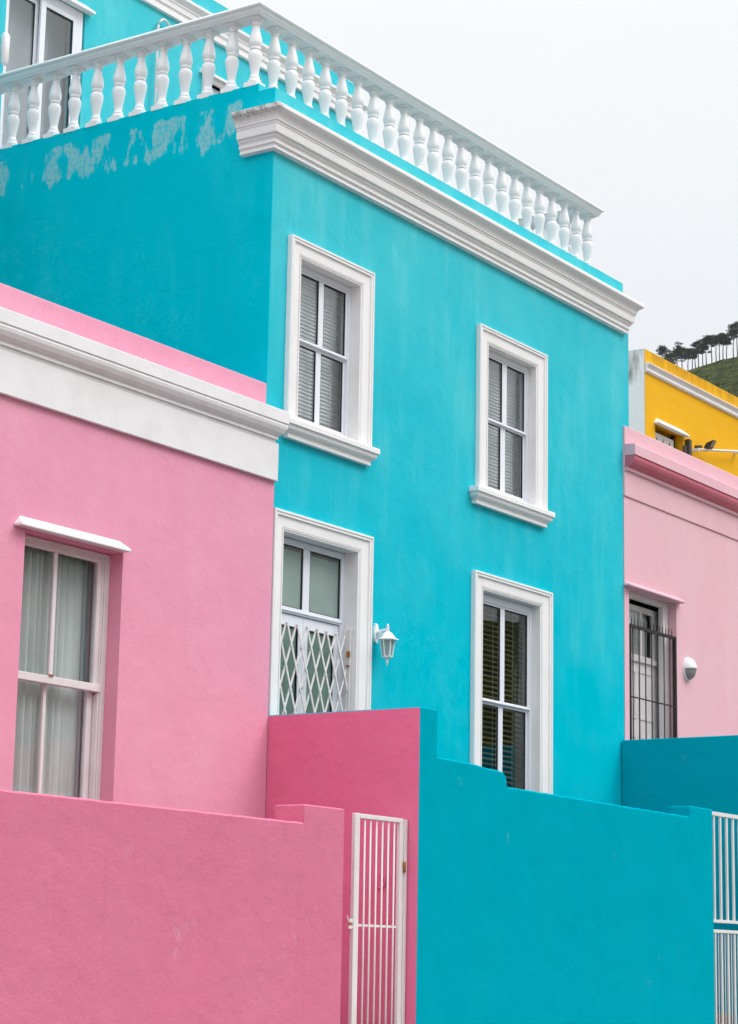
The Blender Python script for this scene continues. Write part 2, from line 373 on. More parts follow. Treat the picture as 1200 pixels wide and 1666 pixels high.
def four_pane(house, label, X0, X1, Z0, Z1, panes_x, lower, upper, Yf, glassmat='glass', mat='upvc'):
    """vertical sliding window: lower and upper sash, each of two panes"""
    (a1, b1), (a2, b2) = panes_x; (c1, d1), (c2, d2) = lower, upper
    bm = nb(); Yb = Yf+.09
    bx(bm, X0, a1-.004, Yf, Yb, Z0, Z1); bx(bm, b2+.030, X1, Yf, Yb, Z0, Z1)
    bx(bm, a1-.004, b2+.030, Yf, Yb, d2+.022, Z1); bx(bm, a1-.004, b2+.030, Yf, Yb, Z0, c1-.030)
    fr = mk('window', bm, mat, house, label=label, bevel=.003)
    for nm, c, d, yo in (('lower_sash', c1, d1, .030), ('upper_sash', c2, d2, .012)):
        bm = nb(); zl = c-.030 if nm == 'lower_sash' else c-.034; zh = d+.022 if nm == 'upper_sash' else c2-.034
        y0 = Yf+yo; y1 = y0+.035
        xa, xb = a1-.004, b2+.030
        bx(bm, xa, a1+.0, y0, y1, zl, zh) if a1-xa > .001 else None
        bx(bm, b2, xb, y0, y1, zl, zh); bx(bm, b1, a2, y0+.003, y1, c, d)
        bx(bm, a1, b2, y0, y1, zl, c); bx(bm, a1, b2, y0, y1, d, zh)
        mk(nm, bm, mat, fr, bevel=.003)
        for a, b in ((a1, b1), (a2, b2)):
            g = nb(); ring(g, a+.001, b-.001, c+.001, d-.001, .007, y0+.006, y0+.022); mk('seal', g, 'gasket', fr)
            p = nb(); bx(p, a+.009, b-.009, y0+.022, y0+.026, c+.009, d-.009); mk('pane', p, glassmat, fr)
    bm = nb(); bx(bm, a1, b2+.03, Yf-.004, Yf+.0115, c2-.034, c2-.016); mk('meeting_rail', bm, mat, fr, bevel=.003)
    return fr
def blind(parent, x0, x1, z0, z1, y, pitch, tilt, mat, depth=.045, cords=(.25, .8)):
    bm = nb(); z = z1; t = math.radians(tilt)
    while z > z0:
        jit = random.uniform(-.0015, .0015); tt = t+random.uniform(-.05, .05)
        prev = None; K = 4
        for k in range(K+1):
            s = (k/K-.5)*depth; cam_ = .004*(1-(2*k/K-1)**2)
            yy = y + s*math.cos(tt) - cam_*math.sin(tt); zz = z+jit + s*math.sin(tt) + cam_*math.cos(tt)
            cur = [bm.verts.new((x0, yy, zz)), bm.verts.new((x1, yy, zz))]
            if prev: f = bm.faces.new((prev[0], prev[1], cur[1], cur[0])); f.smooth = True
            prev = cur
        z -= pitch
    o = mk('blind', bm, mat, parent)
    s = o.modifiers.new('thick', 'SOLIDIFY'); s.thickness = .0012
    bm = nb()
    for c in cords:
        X = x0+(x1-x0)*c; bx(bm, X-.002, X+.002, y-depth/2-.006, y-depth/2-.003, z0, z1)
    bx(bm, x0, x1, y-.02, y+.02, z1+.03, z1+.07)
    mk('blind_cord', bm, 'cord', parent)
    return o
G0 = -1.6
# ------------------------------------------------------------------ ground, road, pavements, hills
def sheet(name, x0, x1, y0, y1, z, mat, n=1):
    bm = nb(); v = [[bm.verts.new((x0+(x1-x0)*i/n, y0+(y1-y0)*j/n, z)) for j in range(n+1)] for i in range(n+1)]
    for i in range(n):
        for j in range(n): bm.faces.new((v[i][j], v[i+1][j], v[i+1][j+1], v[i][j+1]))
    return mk(name, bm, mat, kind='structure')
sheet('ground', -1390, 2090, -1690, 1690, G0-.14, 'earth')
sheet('road', -150, 250, .9, 8.0, G0-.12, 'asphalt')
for nm, y0, y1 in (('pavement', 8.0, 10.289), ('pavement', -2.6, .9)):
    bm = nb(); bx(bm, -150, 250, y0, y1, G0-.13, G0); mk(nm, bm, 'pave', kind='structure', bevel=.02)
wv = Vector((.907, .421, 0)).normalized(); lv = Vector((wv.y, -wv.x, 0))
RIDGE = [(-900, 40), (-300, 120), (-120, 175), (-60, 196), (-30, 209), (-17, 215.2), (-12, 217.0), (-9, 218.4), (-7.1, 219.1), (-5.5, 219.6), (-3.3, 220.3), (0, 221.2), (2.9, 222.2), (4, 222.5), (7.9, 223.1), (14, 224.2), (40, 229), (120, 240), (300, 225), (900, 60)]
def ridge_z(s):
    for (a, za), (b, zb) in zip(RIDGE, RIDGE[1:]):
        if a <= s <= b: return za+(zb-za)*(s-a)/(b-a)
    return 40
def hill_z(s, d):
    r = ridge_z(s); t = (800-d)
    q = r - (.36*t + .0002*t*t if t > 0 else .00012*t*t - .02*t)
    return max(q, G0-.2)
bm = nb()
ss = [-900, -600, -300, -200, -120, -80] + [-60+2*i for i in range(20)] + [-20+.5*i for i in range(100)] + [30+3*i for i in range(10)] + [70, 100, 150, 200, 300, 450, 600, 900]
ds = [330, 380, 430, 480, 530, 580, 620, 650, 670, 690, 700] + [705+1.5*i for i in range(64)] + [802, 806, 815, 830, 860, 900, 1000, 1200, 1500]
vv = []
for d in ds:
    row = []
    for s in ss:
        z = hill_z(s, d); amp = .55 if abs(s) < 60 and d < 799 else 0
        q = wv*d + lv*s; row.append(bm.verts.new((q.x, q.y, z+random.uniform(-amp, amp*.6))))
    vv.append(row)
for a, b in zip(vv, vv[1:]):
    for k in range(len(ss)-1): bm.faces.new((a[k], a[k+1], b[k+1], b[k]))
mk('hill', bm, 'hill', kind='structure')
# the slope on the other side of town, seen only in the glass
bm = nb(); vv = []
w2 = Vector((.74, -.66, 0)).normalized(); l2 = Vector((w2.y, -w2.x, 0))
for i in range(14):
    row = []
    for j in range(40):
        s = -800+1600*j/39; z = (150+35*math.sin(s*.004+1)+12*math.sin(s*.013))*math.sin(min(1, i/9)*math.pi/2)
        q = w2*(450+i*60)+l2*s; row.append(bm.verts.new((q.x, q.y, z-2)))
    vv.append(row)
for a, b in zip(vv, vv[1:]):
    for k in range(39): f = bm.faces.new((a[k], a[k+1], b[k+1], b[k])); f.smooth = True
mk('hill', bm, 'hill', kind='structure')

# ------------------------------------------------------------------ turquoise house
XL, XR, YF = 16.05, 23.45, 12.0
H = empty('turquoise_house', (19.7, 12, G0), 'tall turquoise house with white window surrounds and a roof terrace', 'house')
holes = [(16.51, 17.56, 5.02, 6.69), (20.045, 21.12, 5.02, 6.70), (16.34, 17.605, .2, 3.975), (19.97, 21.23, .95, 3.965)]
mk('wall', wall_grid(XL, 23.31, 8.0, 8.28, [], YF, .2), 'turq', H)                 # low parapet over the cornice
bm = wall_grid(XL, 23.40, G0, 8.0, holes, YF, .2)
bx(bm, 23.40, XR, YF, 12.2, 6.3, 8.0)
bx(bm, XL, XL+.3, 12.2, 20, G0, 8.36); bx(bm, 23.05, 23.31, 12.2, 20, 8.0, 8.36); bx(bm, 23.05, 23.40, 12.2, 20, G0, 6.3); bx(bm, 23.05, XR, 12.2, 20, 6.3, 8.0)
bx(bm, XL+.3, 23.05, 19.7, 20, G0, 8.2)
mk('wall', bm, 'turq', H)
bm = nb(); bx(bm, XL+.3, 23.05, 12.2, 19.7, 7.9, 8.1); mk('terrace_floor', bm, 'deck', H)
bm = nb(); bx(bm, XL+.3, 23.05, 12.2, 19.7, 4.3, 4.5); mk('floor', bm, 'inner', H)
# rooms behind the windows
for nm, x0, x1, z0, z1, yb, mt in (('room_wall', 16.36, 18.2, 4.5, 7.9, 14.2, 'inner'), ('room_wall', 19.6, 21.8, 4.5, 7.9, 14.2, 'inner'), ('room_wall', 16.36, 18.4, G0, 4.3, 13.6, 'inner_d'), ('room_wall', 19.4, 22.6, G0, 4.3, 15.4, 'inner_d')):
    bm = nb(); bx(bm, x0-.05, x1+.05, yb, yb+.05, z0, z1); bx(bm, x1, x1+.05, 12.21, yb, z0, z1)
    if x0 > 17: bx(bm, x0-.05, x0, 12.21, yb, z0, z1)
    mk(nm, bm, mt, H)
cprof = [(.02, 8.045), (.20, 8.025), (.205, 8.01), (.205, 7.985), (.185, 7.965), (.165, 7.955), (.145, 7.93), (.135, 7.90), (.135, 7.885), (.122, 7.88), (.122, 7.862), (.115, 7.855), (.115, 7.80), (.112, 7.775), (.088, 7.768), (.085, 7.745), (.070, 7.735), (.066, 7.715), (.072, 7.705), (.072, 7.69), (.052, 7.68), (.050, 7.665), (.055, 7.655), (.055, 7.638), (.0, 7.63)]
mk('cornice', moulding(cprof, XL, 23.28, YF-.001, yl=12.36, yr=12.3), 'trim', H)
# back storey
YB = 15.95
bh = [(16.40, 17.68, 8.25, 10.62), (19.92, 20.62, 9.2, 10.58)]
bm = wall_grid(10.6, 23.25, 8.10, 11.68, bh, YB, .25)
bx(bm, 10.6, 10.85, YB+.25, 20, 8.1, 11.68); bx(bm, 23.0, 23.25, YB+.25, 20, 8.1, 11.68); bx(bm, 10.85, 23.0, 19.75, 20, 8.1, 11.68)
mk('upper_wall', bm, 'turq', H)
mk('roof', (lambda b: (bx(b, 10.85, 23.0, YB+.25, 19.75, 11.3, 11.45), b)[1])(nb()), 'roof', H)
uprof = [(.01, 11.44), (.11, 11.42), (.11, 11.385), (.085, 11.36), (.06, 11.335), (.06, 11.31), (.05, 11.30), (.05, 11.24), (.03, 11.225), (.03, 11.20), (.04, 11.19), (.04, 11.14), (0, 11.135)]
mk('upper_cornice', moulding(uprof, 10.6, 23.24, YB-.001, yr=16.3), 'trim', H)
bm = nb(); bx(bm, 10.9, 22.9, 17.6, 17.65, 8.1, 11.2); mk('room_wall', bm, 'inner', H)
# sliding terrace door
yd = YB+.012
bm = nb(); bx(bm, 16.385, 16.46, yd, yd+.08, 8.25, 10.60); bx(bm, 17.555, 17.66, yd, yd+.08, 8.25, 10.60); bx(bm, 16.46, 17.555, yd, yd+.08, 10.50, 10.60); bx(bm, 16.46, 17.555, yd, yd+.08, 8.25, 8.33)
d_ = mk('terrace_door', bm, 'upvc', H, label='white framed sliding glass door', bevel=.004)
for x0, x1, yo in ((16.462, 16.98, .02), (16.96, 17.553, -.004)):
    bm = nb(); ya = yd+yo+(.03 if yo > 0 else 0)
    wl_ = .055 if yo < 0 else .015
    bx(bm, x0, x0+wl_+.03*(yo < 0), ya, ya+.03, 8.332, 10.498); bx(bm, x1-.055, x1, ya, ya+.03, 8.332, 10.498); bx(bm, x0+wl_+.03*(yo < 0), x1-.055, ya, ya+.03, 10.44, 10.498); bx(bm, x0+wl_+.03*(yo < 0), x1-.055, ya, ya+.03, 8.332, 8.39)
    mk('door_sash', bm, 'upvc', d_, bevel=.003)
    bm = nb(); ring(bm, x0+wl_+.03*(yo < 0)+.001, x1-.056, 8.391, 10.439, .008, ya+.006, ya+.02); mk('seal', bm, 'gasket', d_)
    bm = nb(); bx(bm, x0+wl_+.03*(yo < 0)+.01, x1-.065, ya+.02, ya+.025, 8.40, 10.43); mk('pane', bm, 'glass', d_)
bm = nb(); bx(bm, 16.2, 17.36, YB+.26, YB+.27, 8.2, 10.6); bx(bm, 17.42, 17.72, YB+.33, YB+.34, 8.2, 10.6); mk('liner', bm, 'gloss_grey', d_)
mk('hood', hood(16.2, 17.76, 10.60, 10.70, YB, .09, .07), 'sill_white', H)
# small terrace window
bm = surround(19.84, 20.70, 9.1, 10.64, .085, .085, .06, YB, .06); mk('surround', bm, 'trim', H)
bm = nb(); ring(bm, 19.93, 20.61, 9.21, 10.57, .06, YB+.05, YB+.1); bx(bm, 20.25, 20.29, YB+.05, YB+.1, 9.28, 10.5)
sw = mk('window', bm, 'upvc', H, label='small white window onto the terrace')
bm = nb(); bx(bm, 19.99, 20.55, YB+.07, YB+.075, 9.27, 10.51); mk('pane', bm, 'glass', sw)
mk('hood', hood(19.78, 20.86, 10.645, 10.73, YB, .08, .06), 'sill_white', H)
# hooked pipe on the back wall
bm = nb(); tube(bm, [(18.90, YB-.06, 8.3), (18.90, YB-.06, 10.80)] + [(19.02-.12*math.cos(a), YB-.06, 10.86+.16*math.sin(a)) for a in [math.pi*k/9 for k in range(10)]] + [(19.14, YB-.06, 10.78)], .016, 8)
mk('vent_pipe', bm, 'iron_white', None, 'thin white pipe bent over like a hook against the upper turquoise wall', 'pipe')
bm = nb(); lathe(bm, [(.02, 9.46), (.045, 9.5), (.05, 9.8), (.02, 9.84)], 16.33, YB-.08, 14)
t = empty('terrace_lamp', (16.33, YB, 9.46), 'white cylinder lamp on the wall left of the terrace door', 'lamp')
mk('lamp_shade', bm, 'iron_white', t); bm = nb(); bx(bm, 16.30, 16.36, YB-.04, YB-.001, 9.6, 9.7); mk('bracket', bm, 'iron_white', t)

# street windows
sillp = lambda zt, zb, e: [(e*.98, zt+.004), (e, zt-.004), (e, zt-.05), (e*.86, zt-.054), (e*.84, zt-.062), (e*.80, zt-.09), (e*.68, zt-.108), (e*.52, zt-.115), (e*.52, zt-.125), (e*.45, zt-.128), (e*.45, zb), (0, zb)]
mk('surround', surround(16.33, 17.765, 5.03, 6.87, .19, .215, .19, YF, .12), 'trim', H)
mk('surround', surround(19.84, 21.34, 5.03, 6.88, .215, .23, .19, YF, .11), 'trim', H)
mk('sill', moulding(sillp(5.035, 4.865, .12), 16.39, 17.69, YF-.001), 'trim', H)
mk('sill', moulding(sillp(5.035, 4.865, .12), 19.83, 21.27, YF-.001), 'trim', H)
for x0, x1 in ((16.515, 17.555), (20.05, 21.115)): bm = nb(); bx(bm, x0, x1, 11.9995, 12.2, 5.025, 5.06); mk('inner_sill', bm, 'trim', H)
f1 = four_pane(H, 'upper window nearest the corner', 16.53, 17.55, 5.062, 6.68, ((16.60, 17.005), (17.09, 17.47)), (5.165, 5.885), (5.945, 6.60), 12.085)
blind(f1, 16.60, 17.60, 5.06, 6.72, 12.24, .0385, 69, 'slat', .0475)
f2 = four_pane(H, 'upper window farther from the corner', 20.07, 21.11, 5.062, 6.69, ((20.14, 20.547), (20.65, 21.04)), (5.16, 5.875), (5.925, 6.61), 12.07)
blind(f2, 20.15, 21.18, 5.06, 6.72, 12.235, .0385, 66, 'slat', .0475)
mk('surround', surround(19.78, 21.47, .95, 4.14, .20, .25, .185, YF, .11), 'trim', H)
f3 = four_pane(H, 'tall ground floor window with dark blind', 19.99, 21.22, .955, 3.95, ((20.07, 20.547), (20.64, 21.137)), (1.04, 2.765), (2.825, 3.845), 12.075, 'glass_lr')
blind(f3, 20.05, 21.26, 1.0, 3.95, 12.24, .056, 33, 'slat_dark', .05, (.2, .45, .8))
bm = nb()                                     # pale curtain pulled to the side behind the dark blind
prev = None
for k in range(25):
    x = 21.24+.34*k/24; y = 12.32+.02*math.sin(k*1.3); cur = (bm.verts.new((x, y, .95)), bm.verts.new((x, y, 3.9)))
    if prev: f = bm.faces.new((prev[0], cur[0], cur[1], prev[1])); f.smooth = True
    prev = cur
o = mk('curtain', bm, 'cloth', None, 'pale curtain pulled to the right side of the tall window with the dark blind', 'curtain'); o.modifiers.new('s', 'SOLIDIFY').thickness = .003

# front door
mk('surround', surround(16.17, 17.83, .2, 4.157, .18, .235, .19, YF, .16), 'trim', H)
Yd = 12.127
bm = nb(); bx(bm, 16.36, 16.44, Yd, Yd+.07, .2, 3.96); bx(bm, 17.535, 17.594, Yd, Yd+.07, .2, 3.96); bx(bm, 16.44, 17.535, Yd, Yd+.07, 3.90, 3.96)
bx(bm, 16.44, 17.535, Yd, Yd+.07, 3.245, 3.305); bx(bm, 16.907, 17.017, Yd+.01, Yd+.07, 3.305, 3.90)
bx(bm, 16.44, 17.55, Yd-.012, Yd-.0005, 3.262, 3.28)
dr = mk('door', bm, 'upvc', H, label='white double door under a two pane fanlight', bevel=.003)
for x0, x1 in ((16.44, 16.907), (17.017, 17.535)):
    bm = nb(); ring(bm, x0+.001, x1-.001, 3.306, 3.899, .009, Yd+.015, Yd+.035); mk('seal', bm, 'gasket', dr)
    bm = nb(); bx(bm, x0+.01, x1-.01, Yd+.03, Yd+.036, 3.315, 3.89); mk('fanlight_pane', bm, 'frosted', dr)
    bm = nb(); bx(bm, x0+.01, x1-.01, Yd+.026, Yd+.0285, 3.86, 3.89); mk('pane_strip', bm, 'roof', dr)
for x0, x1, ga, gb_ in ((16.445, 16.940, 16.56, 16.868), (16.944, 17.53, 17.02, 17.46)):
    bm = nb(); ya = Yd+.02
    bx(bm, x0, ga, ya, ya+.045, .22, 3.24); bx(bm, gb_, x1, ya, ya+.045, .22, 3.24); bx(bm, ga, gb_, ya, ya+.045, 3.13, 3.24); bx(bm, ga, gb_, ya, ya+.045, .22, .9)
    mk('door_leaf', bm, 'upvc', dr, bevel=.003)
    bm = nb(); ring(bm, ga+.001, gb_-.001, .901, 3.129, .008, ya+.008, ya+.028); mk('seal', bm, 'gasket', dr)
    bm = nb(); bx(bm, ga+.009, gb_-.009, ya+.024, ya+.03, .91, 3.12); mk('pane', bm, 'frosted_d', dr)
bm = nb(); lathe(bm, [(.013, 2.545), (.015, 2.56), (.013, 2.575)], 16.915, Yd+.012, 10); mk('door_knob', bm, 'black', dr)

# folding lattice gate in front of the door
T = empty('folding_gate', (17.0, 12.05, .9), 'white diamond lattice folding gate drawn across the double door', 'gate')
yg = 12.045; zt = 3.135; zb_ = .9; sl = .0825/.21
xs_ = [16.38+.162*k for k in range(-5, 15)]
for k, x in enumerate(xs_):
    for sgn, yo in ((1, 0), (-1, .012)):
        za, zb2 = zt, zb_; xa, xb = x, x+sgn*sl*(zt-zb_)
        if sgn > 0 and xa < 16.37: za = zt-(16.37-xa)/sl; xa = 16.37
        if sgn > 0 and xb > 17.56: zb2 = zt-(17.56-x)/sl; xb = 17.56
        if sgn < 0 and xa > 17.56: za = zt-(xa-17.56)/sl; xa = 17.56
        if sgn < 0 and xb < 16.37: zb2 = zt-(x-16.37)/sl; xb = 16.37
        if za-zb2 < .12 or za <= zb_ or xa < 16.36 or xa > 17.57: continue
        bm = nb(); bar(bm, (xa, yg+yo, za), (xb, yg+yo, zb2), .021, .007)
        if sgn > 0:
            for j in range(12):
                zz = zt-.004-.21*j; xx = x+sl*(zt-zz)
                if xa-.001 <= xx <= xb+.001 and zz > zb2: tube(bm, [(xx, yg-.009, zz), (xx, yg+.018, zz)], .008 if j else .011, 8)
        mk('strip', bm, 'iron_white', T)
bm = nb(); bx(bm, 17.562, 17.590, yg-.02, yg+.03, .5, 3.21); mk('channel', bm, 'iron_white', T, bevel=.003)
bm = nb(); bx(bm, 17.545, 17.561, yg-.024, yg+.012, 2.93, 2.985); bx(bm, 17.535, 17.561, yg-.024, yg+.01, 2.84, 2.85); mk('lock', bm, 'rust', T)

# ------------------------------------------------------------------ balustrade on the terrace edge
BX0, BX1, BY = 16.12, 22.95, 12.30
T = empty('balustrade', (BX0, BY, 8.36), 'white balustrade round the roof terrace of the turquoise house', 'balustrade')
rp = [(-.12, 9.197), (.12, 9.197), (.145, 9.19), (.156, 9.172), (.150, 9.155), (.130, 9.147), (.127, 9.138), (.122, 9.120), (.108, 9.104), (.104, 9.092), (-.104, 9.092), (-.108, 9.104), (-.122, 9.12), (-.13, 9.147), (-.150, 9.155), (-.156, 9.172), (-.145, 9.19)]
bm = nb(); rings = []
for d, z in rp: rings.append([bm.verts.new(p) for p in ((BX0-d, 16.0, z-.02), (BX0-d, BY-d, z-.012), (BX1+d, BY-d, z+.012), (BX1+d, YB-.005, z+.01))])
for a, b in zip(rings, rings[1:]+rings[:1]):
    for k in range(3): f = bm.faces.new((a[k], a[k+1], b[k+1], b[k]))
bm.faces.new([r[0] for r in rings]); bm.faces.new([r[3] for r in rings][::-1])
mk('rail', bm, 'baluster', T, bevel=.004)
bprof = [(.001, .052), (.060, .052), (.066, .062), (.066, .078), (.052, .092), (.050, .100), (.054, .108), (.050, .118), (.042, .128), (.040, .150), (.044, .190), (.052, .240), (.061, .290), (.067, .330), (.068, .360), (.062, .385), (.050, .402), (.046, .408), (.052, .412), (.056, .422), (.052, .432), (.050, .438), (.060, .455), (.066, .480), (.066, .505), (.060, .545), (.050, .590), (.041, .630), (.036, .660), (.036, .672), (.044, .680), (.046, .688), (.040, .696), (.044, .704), (.056, .714), (.058, .724), (.058, .732), (.001, .732)]
bm = nb()
bx(bm, -.075, .075, -.075, .075, 0, .050); bx(bm, -.070, .070, -.070, .070, .733, .765)
lathe(bm, [(r, .05+(z-.052)*(.684/.68)) for r, z in bprof], 0, 0, 24)
bmesh.ops.recalc_face_normals(bm, faces=bm.faces[:])
bme = bpy.data.meshes.new('baluster'); bm.to_mesh(bme); bm.free(); bme.materials.append(M['baluster'])
def baluster(x, y, dz):
    o = bpy.data.objects.new('baluster', bme); C.objects.link(o); o.parent = T
    o.location = (x-BX0+random.uniform(-.004, .004), y-BY+random.uniform(-.004, .004), dz); o.rotation_euler = (random.uniform(-.008, .008), random.uniform(-.008, .008), random.choice((0, 1, 2, 3))*math.pi/2+random.uniform(-.03, .03)); o.scale = (1, 1, .957)
for k in range(24): baluster(BX0+(BX1-BX0)*k/23, BY, -.006+.024*k/23)
for k in range(1, 13): baluster(BX0, BY+.2905*k, -.006-.0006*k); baluster(BX1, BY+.2905*k, .02)
bm = nb(); bx(bm, XL+.3, 22.86, 12.2005, 12.42, 8.1005, 8.355)
mk('kerb', bm, 'turq', T)

# ------------------------------------------------------------------ wall lantern
lx, ly = 17.955, 11.85
T = empty('wall_lantern', (lx, 12, 2.88), 'small white wall lantern right of the door surround', 'wall lamp')
bm = nb(); pts = [(0, .095), (.016, .088), (.022, .065), (.034, .045), (.040, .0), (.034, -.05), (.024, -.07), (.016, -.09), (0, -.10)]
prof2 = [(x, z) for x, z in pts] + [(-x, z) for x, z in pts[-2:0:-1]]
fr_ = [bm.verts.new((lx+x, 11.975, 3.215+z)) for x, z in prof2]; bk = [bm.verts.new((lx+x*1.1, 11.999, 3.215+z*1.05)) for x, z in prof2]
bm.faces.new(fr_); bm.faces.new(bk[::-1])
for i in range(len(fr_)): j = (i+1) % len(fr_); bm.faces.new((fr_[i], fr_[j], bk[j], bk[i]))
mk('backplate', bm, 'sill_white', T)
bm = nb(); tube(bm, [(lx, 11.975, 3.215), (lx, 11.94, 3.225), (lx, 11.90, 3.24), (lx, ly, 3.243)], [.026, .017, .012, .012], 10); tube(bm, [(lx, 11.975, 3.17), (lx, 11.945, 3.195), (lx, 11.91, 3.228)], [.014, .010, .008], 8)
mk('arm', bm, 'sill_white', T)
bm = nb(); lathe(bm, [(.112, 3.138), (.110, 3.146), (.080, 3.158), (.066, 3.180), (.046, 3.205), (.022, 3.222), (.020, 3.228)], lx, ly, 6, False); mk('lantern_roof', bm, 'sill_white', T)
bm = nb(); lathe(bm, [(.014, 3.226), (.018, 3.238), (.011, 3.25), (.017, 3.264), (.009, 3.276), (.013, 3.286), (.008, 3.298), (.001, 3.300)], lx, ly, 12); mk('finial', bm, 'sill_white', T)
bm = nb()
for k in range(6):
    a = math.pi/3*k; c_, s_ = math.cos(a), math.sin(a); a2 = a+math.pi/3
    bar(bm, (lx+.072*c_, ly+.072*s_, 3.137), (lx+.048*c_, ly+.048*s_, 2.975), .010, .010)
    bar(bm, (lx+.048*c_, ly+.048*s_, 2.972), (lx+.048*math.cos(a2), ly+.048*math.sin(a2), 2.972), .010, .010)
    bar(bm, (lx+.072*c_, ly+.072*s_, 3.133), (lx+.072*math.cos(a2), ly+.072*math.sin(a2), 3.133), .009, .009)
mk('lantern_cage', bm, 'sill_white', T)
bm = nb(); lathe(bm, [(.001, 2.985), (.040, 2.978), (.062, 3.132), (.001, 3.134)], lx, ly, 6, False); mk('lantern_glass', bm, 'lampglass', T)
bm = nb(); lathe(bm, [(.046, 2.968), (.032, 2.955), (.014, 2.948), (.010, 2.935), (.016, 2.924), (.011, 2.912), (.008, 2.902), (.001, 2.878)], lx, ly, 10); mk('drop_finial', bm, 'sill_white', T)

# ------------------------------------------------------------------ near pink house
PW = 11.925
H = empty('pink_house', (11, PW, G0), 'rose pink house with a white cornice left of the turquoise house', 'house')
mk('wall', (lambda b: (bx(b, 5.0, 5.3, 12.125, 20, G0, 5.0), b)[1])(wall_grid(5.0, 16.115, G0, 4.90, [(12.80, 14.007, .9, 3.36)], PW, .2)), 'pink', H)
bm = nb(); bx(bm, 5.3, 16.049, 12.301, 20, 4.60, 4.75); mk('roof', bm, 'roof', H)
bm = nb(); bx(bm, 5.0, 16.055, 11.998, 12.3, 4.902, 5.325); mk('parapet', bm, 'pink', H, bevel=.006)
mk('frieze', (lambda b: (bx(b, 5.0, 16.118, 11.885, 11.9245, 4.385, 4.745), b)[1])(nb()), 'trim_old', H, bevel=.004)
pc = [(.0, 5.050), (.128, 5.040), (.130, 5.035), (.130, 4.925), (.118, 4.922), (.118, 4.915), (.125, 4.900), (.118, 4.870), (.098, 4.835), (.072, 4.810), (.058, 4.802), (.055, 4.795), (.058, 4.790), (.058, 4.772), (.040, 4.768), (.040, 4.745), (0, 4.744)]
o = mk('cornice', moulding([(e+.0, z) for e, z in pc], 5.0, 16.02, PW-.001, yr=12.0, er=True), 'trim_old', H)
for f in o.data.polygons: f.use_smooth = False
mk('hood', hood(12.665, 14.01, 3.365, 3.458, PW, .085, .06), 'sill_white', H, bevel=.004)
Yp = 12.062
bm = nb()
bx(bm, 12.80, 12.84, Yp, Yp+.12, .9, 3.355); bx(bm, 13.95, 14.007, Yp, Yp+.12, .9, 3.355); bx(bm, 12.84, 13.95, Yp, Yp+.12, 3.325, 3.355)
bx(bm, 13.93, 13.9495, Yp+.012, Yp+.12, .9, 3.325); bx(bm, 12.84, 13.93, Yp+.012, Yp+.12, 3.305, 3.3245)
wn = mk('window', bm, 'wood_white', H, label='tall old white sash window with flaking paint', bevel=.004)
bm = nb(); y0 = Yp+.018                       # upper sash
bx(bm, 12.841, 12.90, y0, y0+.04, 2.25, 3.304); bx(bm, 13.877, 13.929, y0, y0+.04, 2.25, 3.304); bx(bm, 12.90, 13.877, y0, y0+.04, 3.275, 3.304)
bx(bm, 13.335, 13.378, y0+.004, y0+.04, 2.25, 3.275); bx(bm, 12.841, 13.945, y0-.022, y0+.04, 2.185, 2.25)
mk('upper_sash', bm, 'wood_white', wn, bevel=.004)
bm = nb(); y1 = Yp+.064                       # lower sash, set deeper
bx(bm, 12.841, 12.90, y1, y1+.04, .9, 2.23); bx(bm, 13.86, 13.925, y1, y1+.04, .9, 2.23); bx(bm, 13.325, 13.362, y1, y1+.04, .95, 2.23); bx(bm, 12.90, 13.86, y1, y1+.04, .9, .95)
mk('lower_sash', bm, 'wood_white', wn, bevel=.004)
for x0, x1, z0, z1, y in ((12.90, 13.335, 2.25, 3.275, y0+.02), (13.378, 13.877, 2.25, 3.275, y0+.02), (12.90, 13.325, .95, 2.23, y1+.02), (13.362, 13.86, .95, 2.23, y1+.02)):
    bm = nb(); bx(bm, x0, x1, y, y+.004, z0, z1); mk('pane', bm, 'glass_old', wn)
bm = nb(); bx(bm, 13.93, 13.985, y1-.02, y1-.001, 2.165, 2.182); bx(bm, 13.30, 13.35, y0-.03, y0-.0225, 2.245, 2.262); mk('catch', bm, 'rust', wn)
def curtain(x0, x1, z0, z1, y, amp, wl, mat, label, flare=0):
    bm = nb(); K = int((x1-x0)/.008); rows = 6; vv = []
    ph = random.uniform(0, 6)
    for j in range(rows+1):
        row = []
        for k in range(K+1):
            x = x0+(x1-x0)*k/K + flare*(1-j/rows)*(k/K)
            a = amp*(.7+.5*math.sin(x*3.1+ph))
            yy = y + a*(1-2*abs(math.sin(x*math.pi/wl + 1.2*math.sin(x*9+ph) + .3*j/rows))**.6) + .3*a*math.sin(x*51)
            row.append(bm.verts.new((x, yy, z0+(z1-z0)*j/rows)))
        vv.append(row)
    for a, b in zip(vv, vv[1:]):
        for k in range(K): f = bm.faces.new((a[k], a[k+1], b[k+1], b[k])); f.smooth = True
    o = mk('curtain', bm, mat, None, label, 'curtain'); o.modifiers.new('s', 'SOLIDIFY').thickness = .002
    return o
curtain(12.86, 13.85, .95, 3.30, 12.225, .034, .085, 'cloth', 'grey white net curtain in long folds behind the old sash window')
curtain(13.83, 14.03, .95, 3.30, 12.24, .03, .09, 'gloss_grey', 'narrow grey drape at the right edge of the old sash window', -.02)
bm = nb(); bx(bm, 12.4, 14.6, 12.9, 12.95, G0, 4.5); bx(bm, 14.55, 14.6, 12.126, 12.9, G0, 4.5); bx(bm, 12.4, 12.45, 12.126, 12.9, G0, 4.5); mk('room_wall', bm, 'inner_d', H)

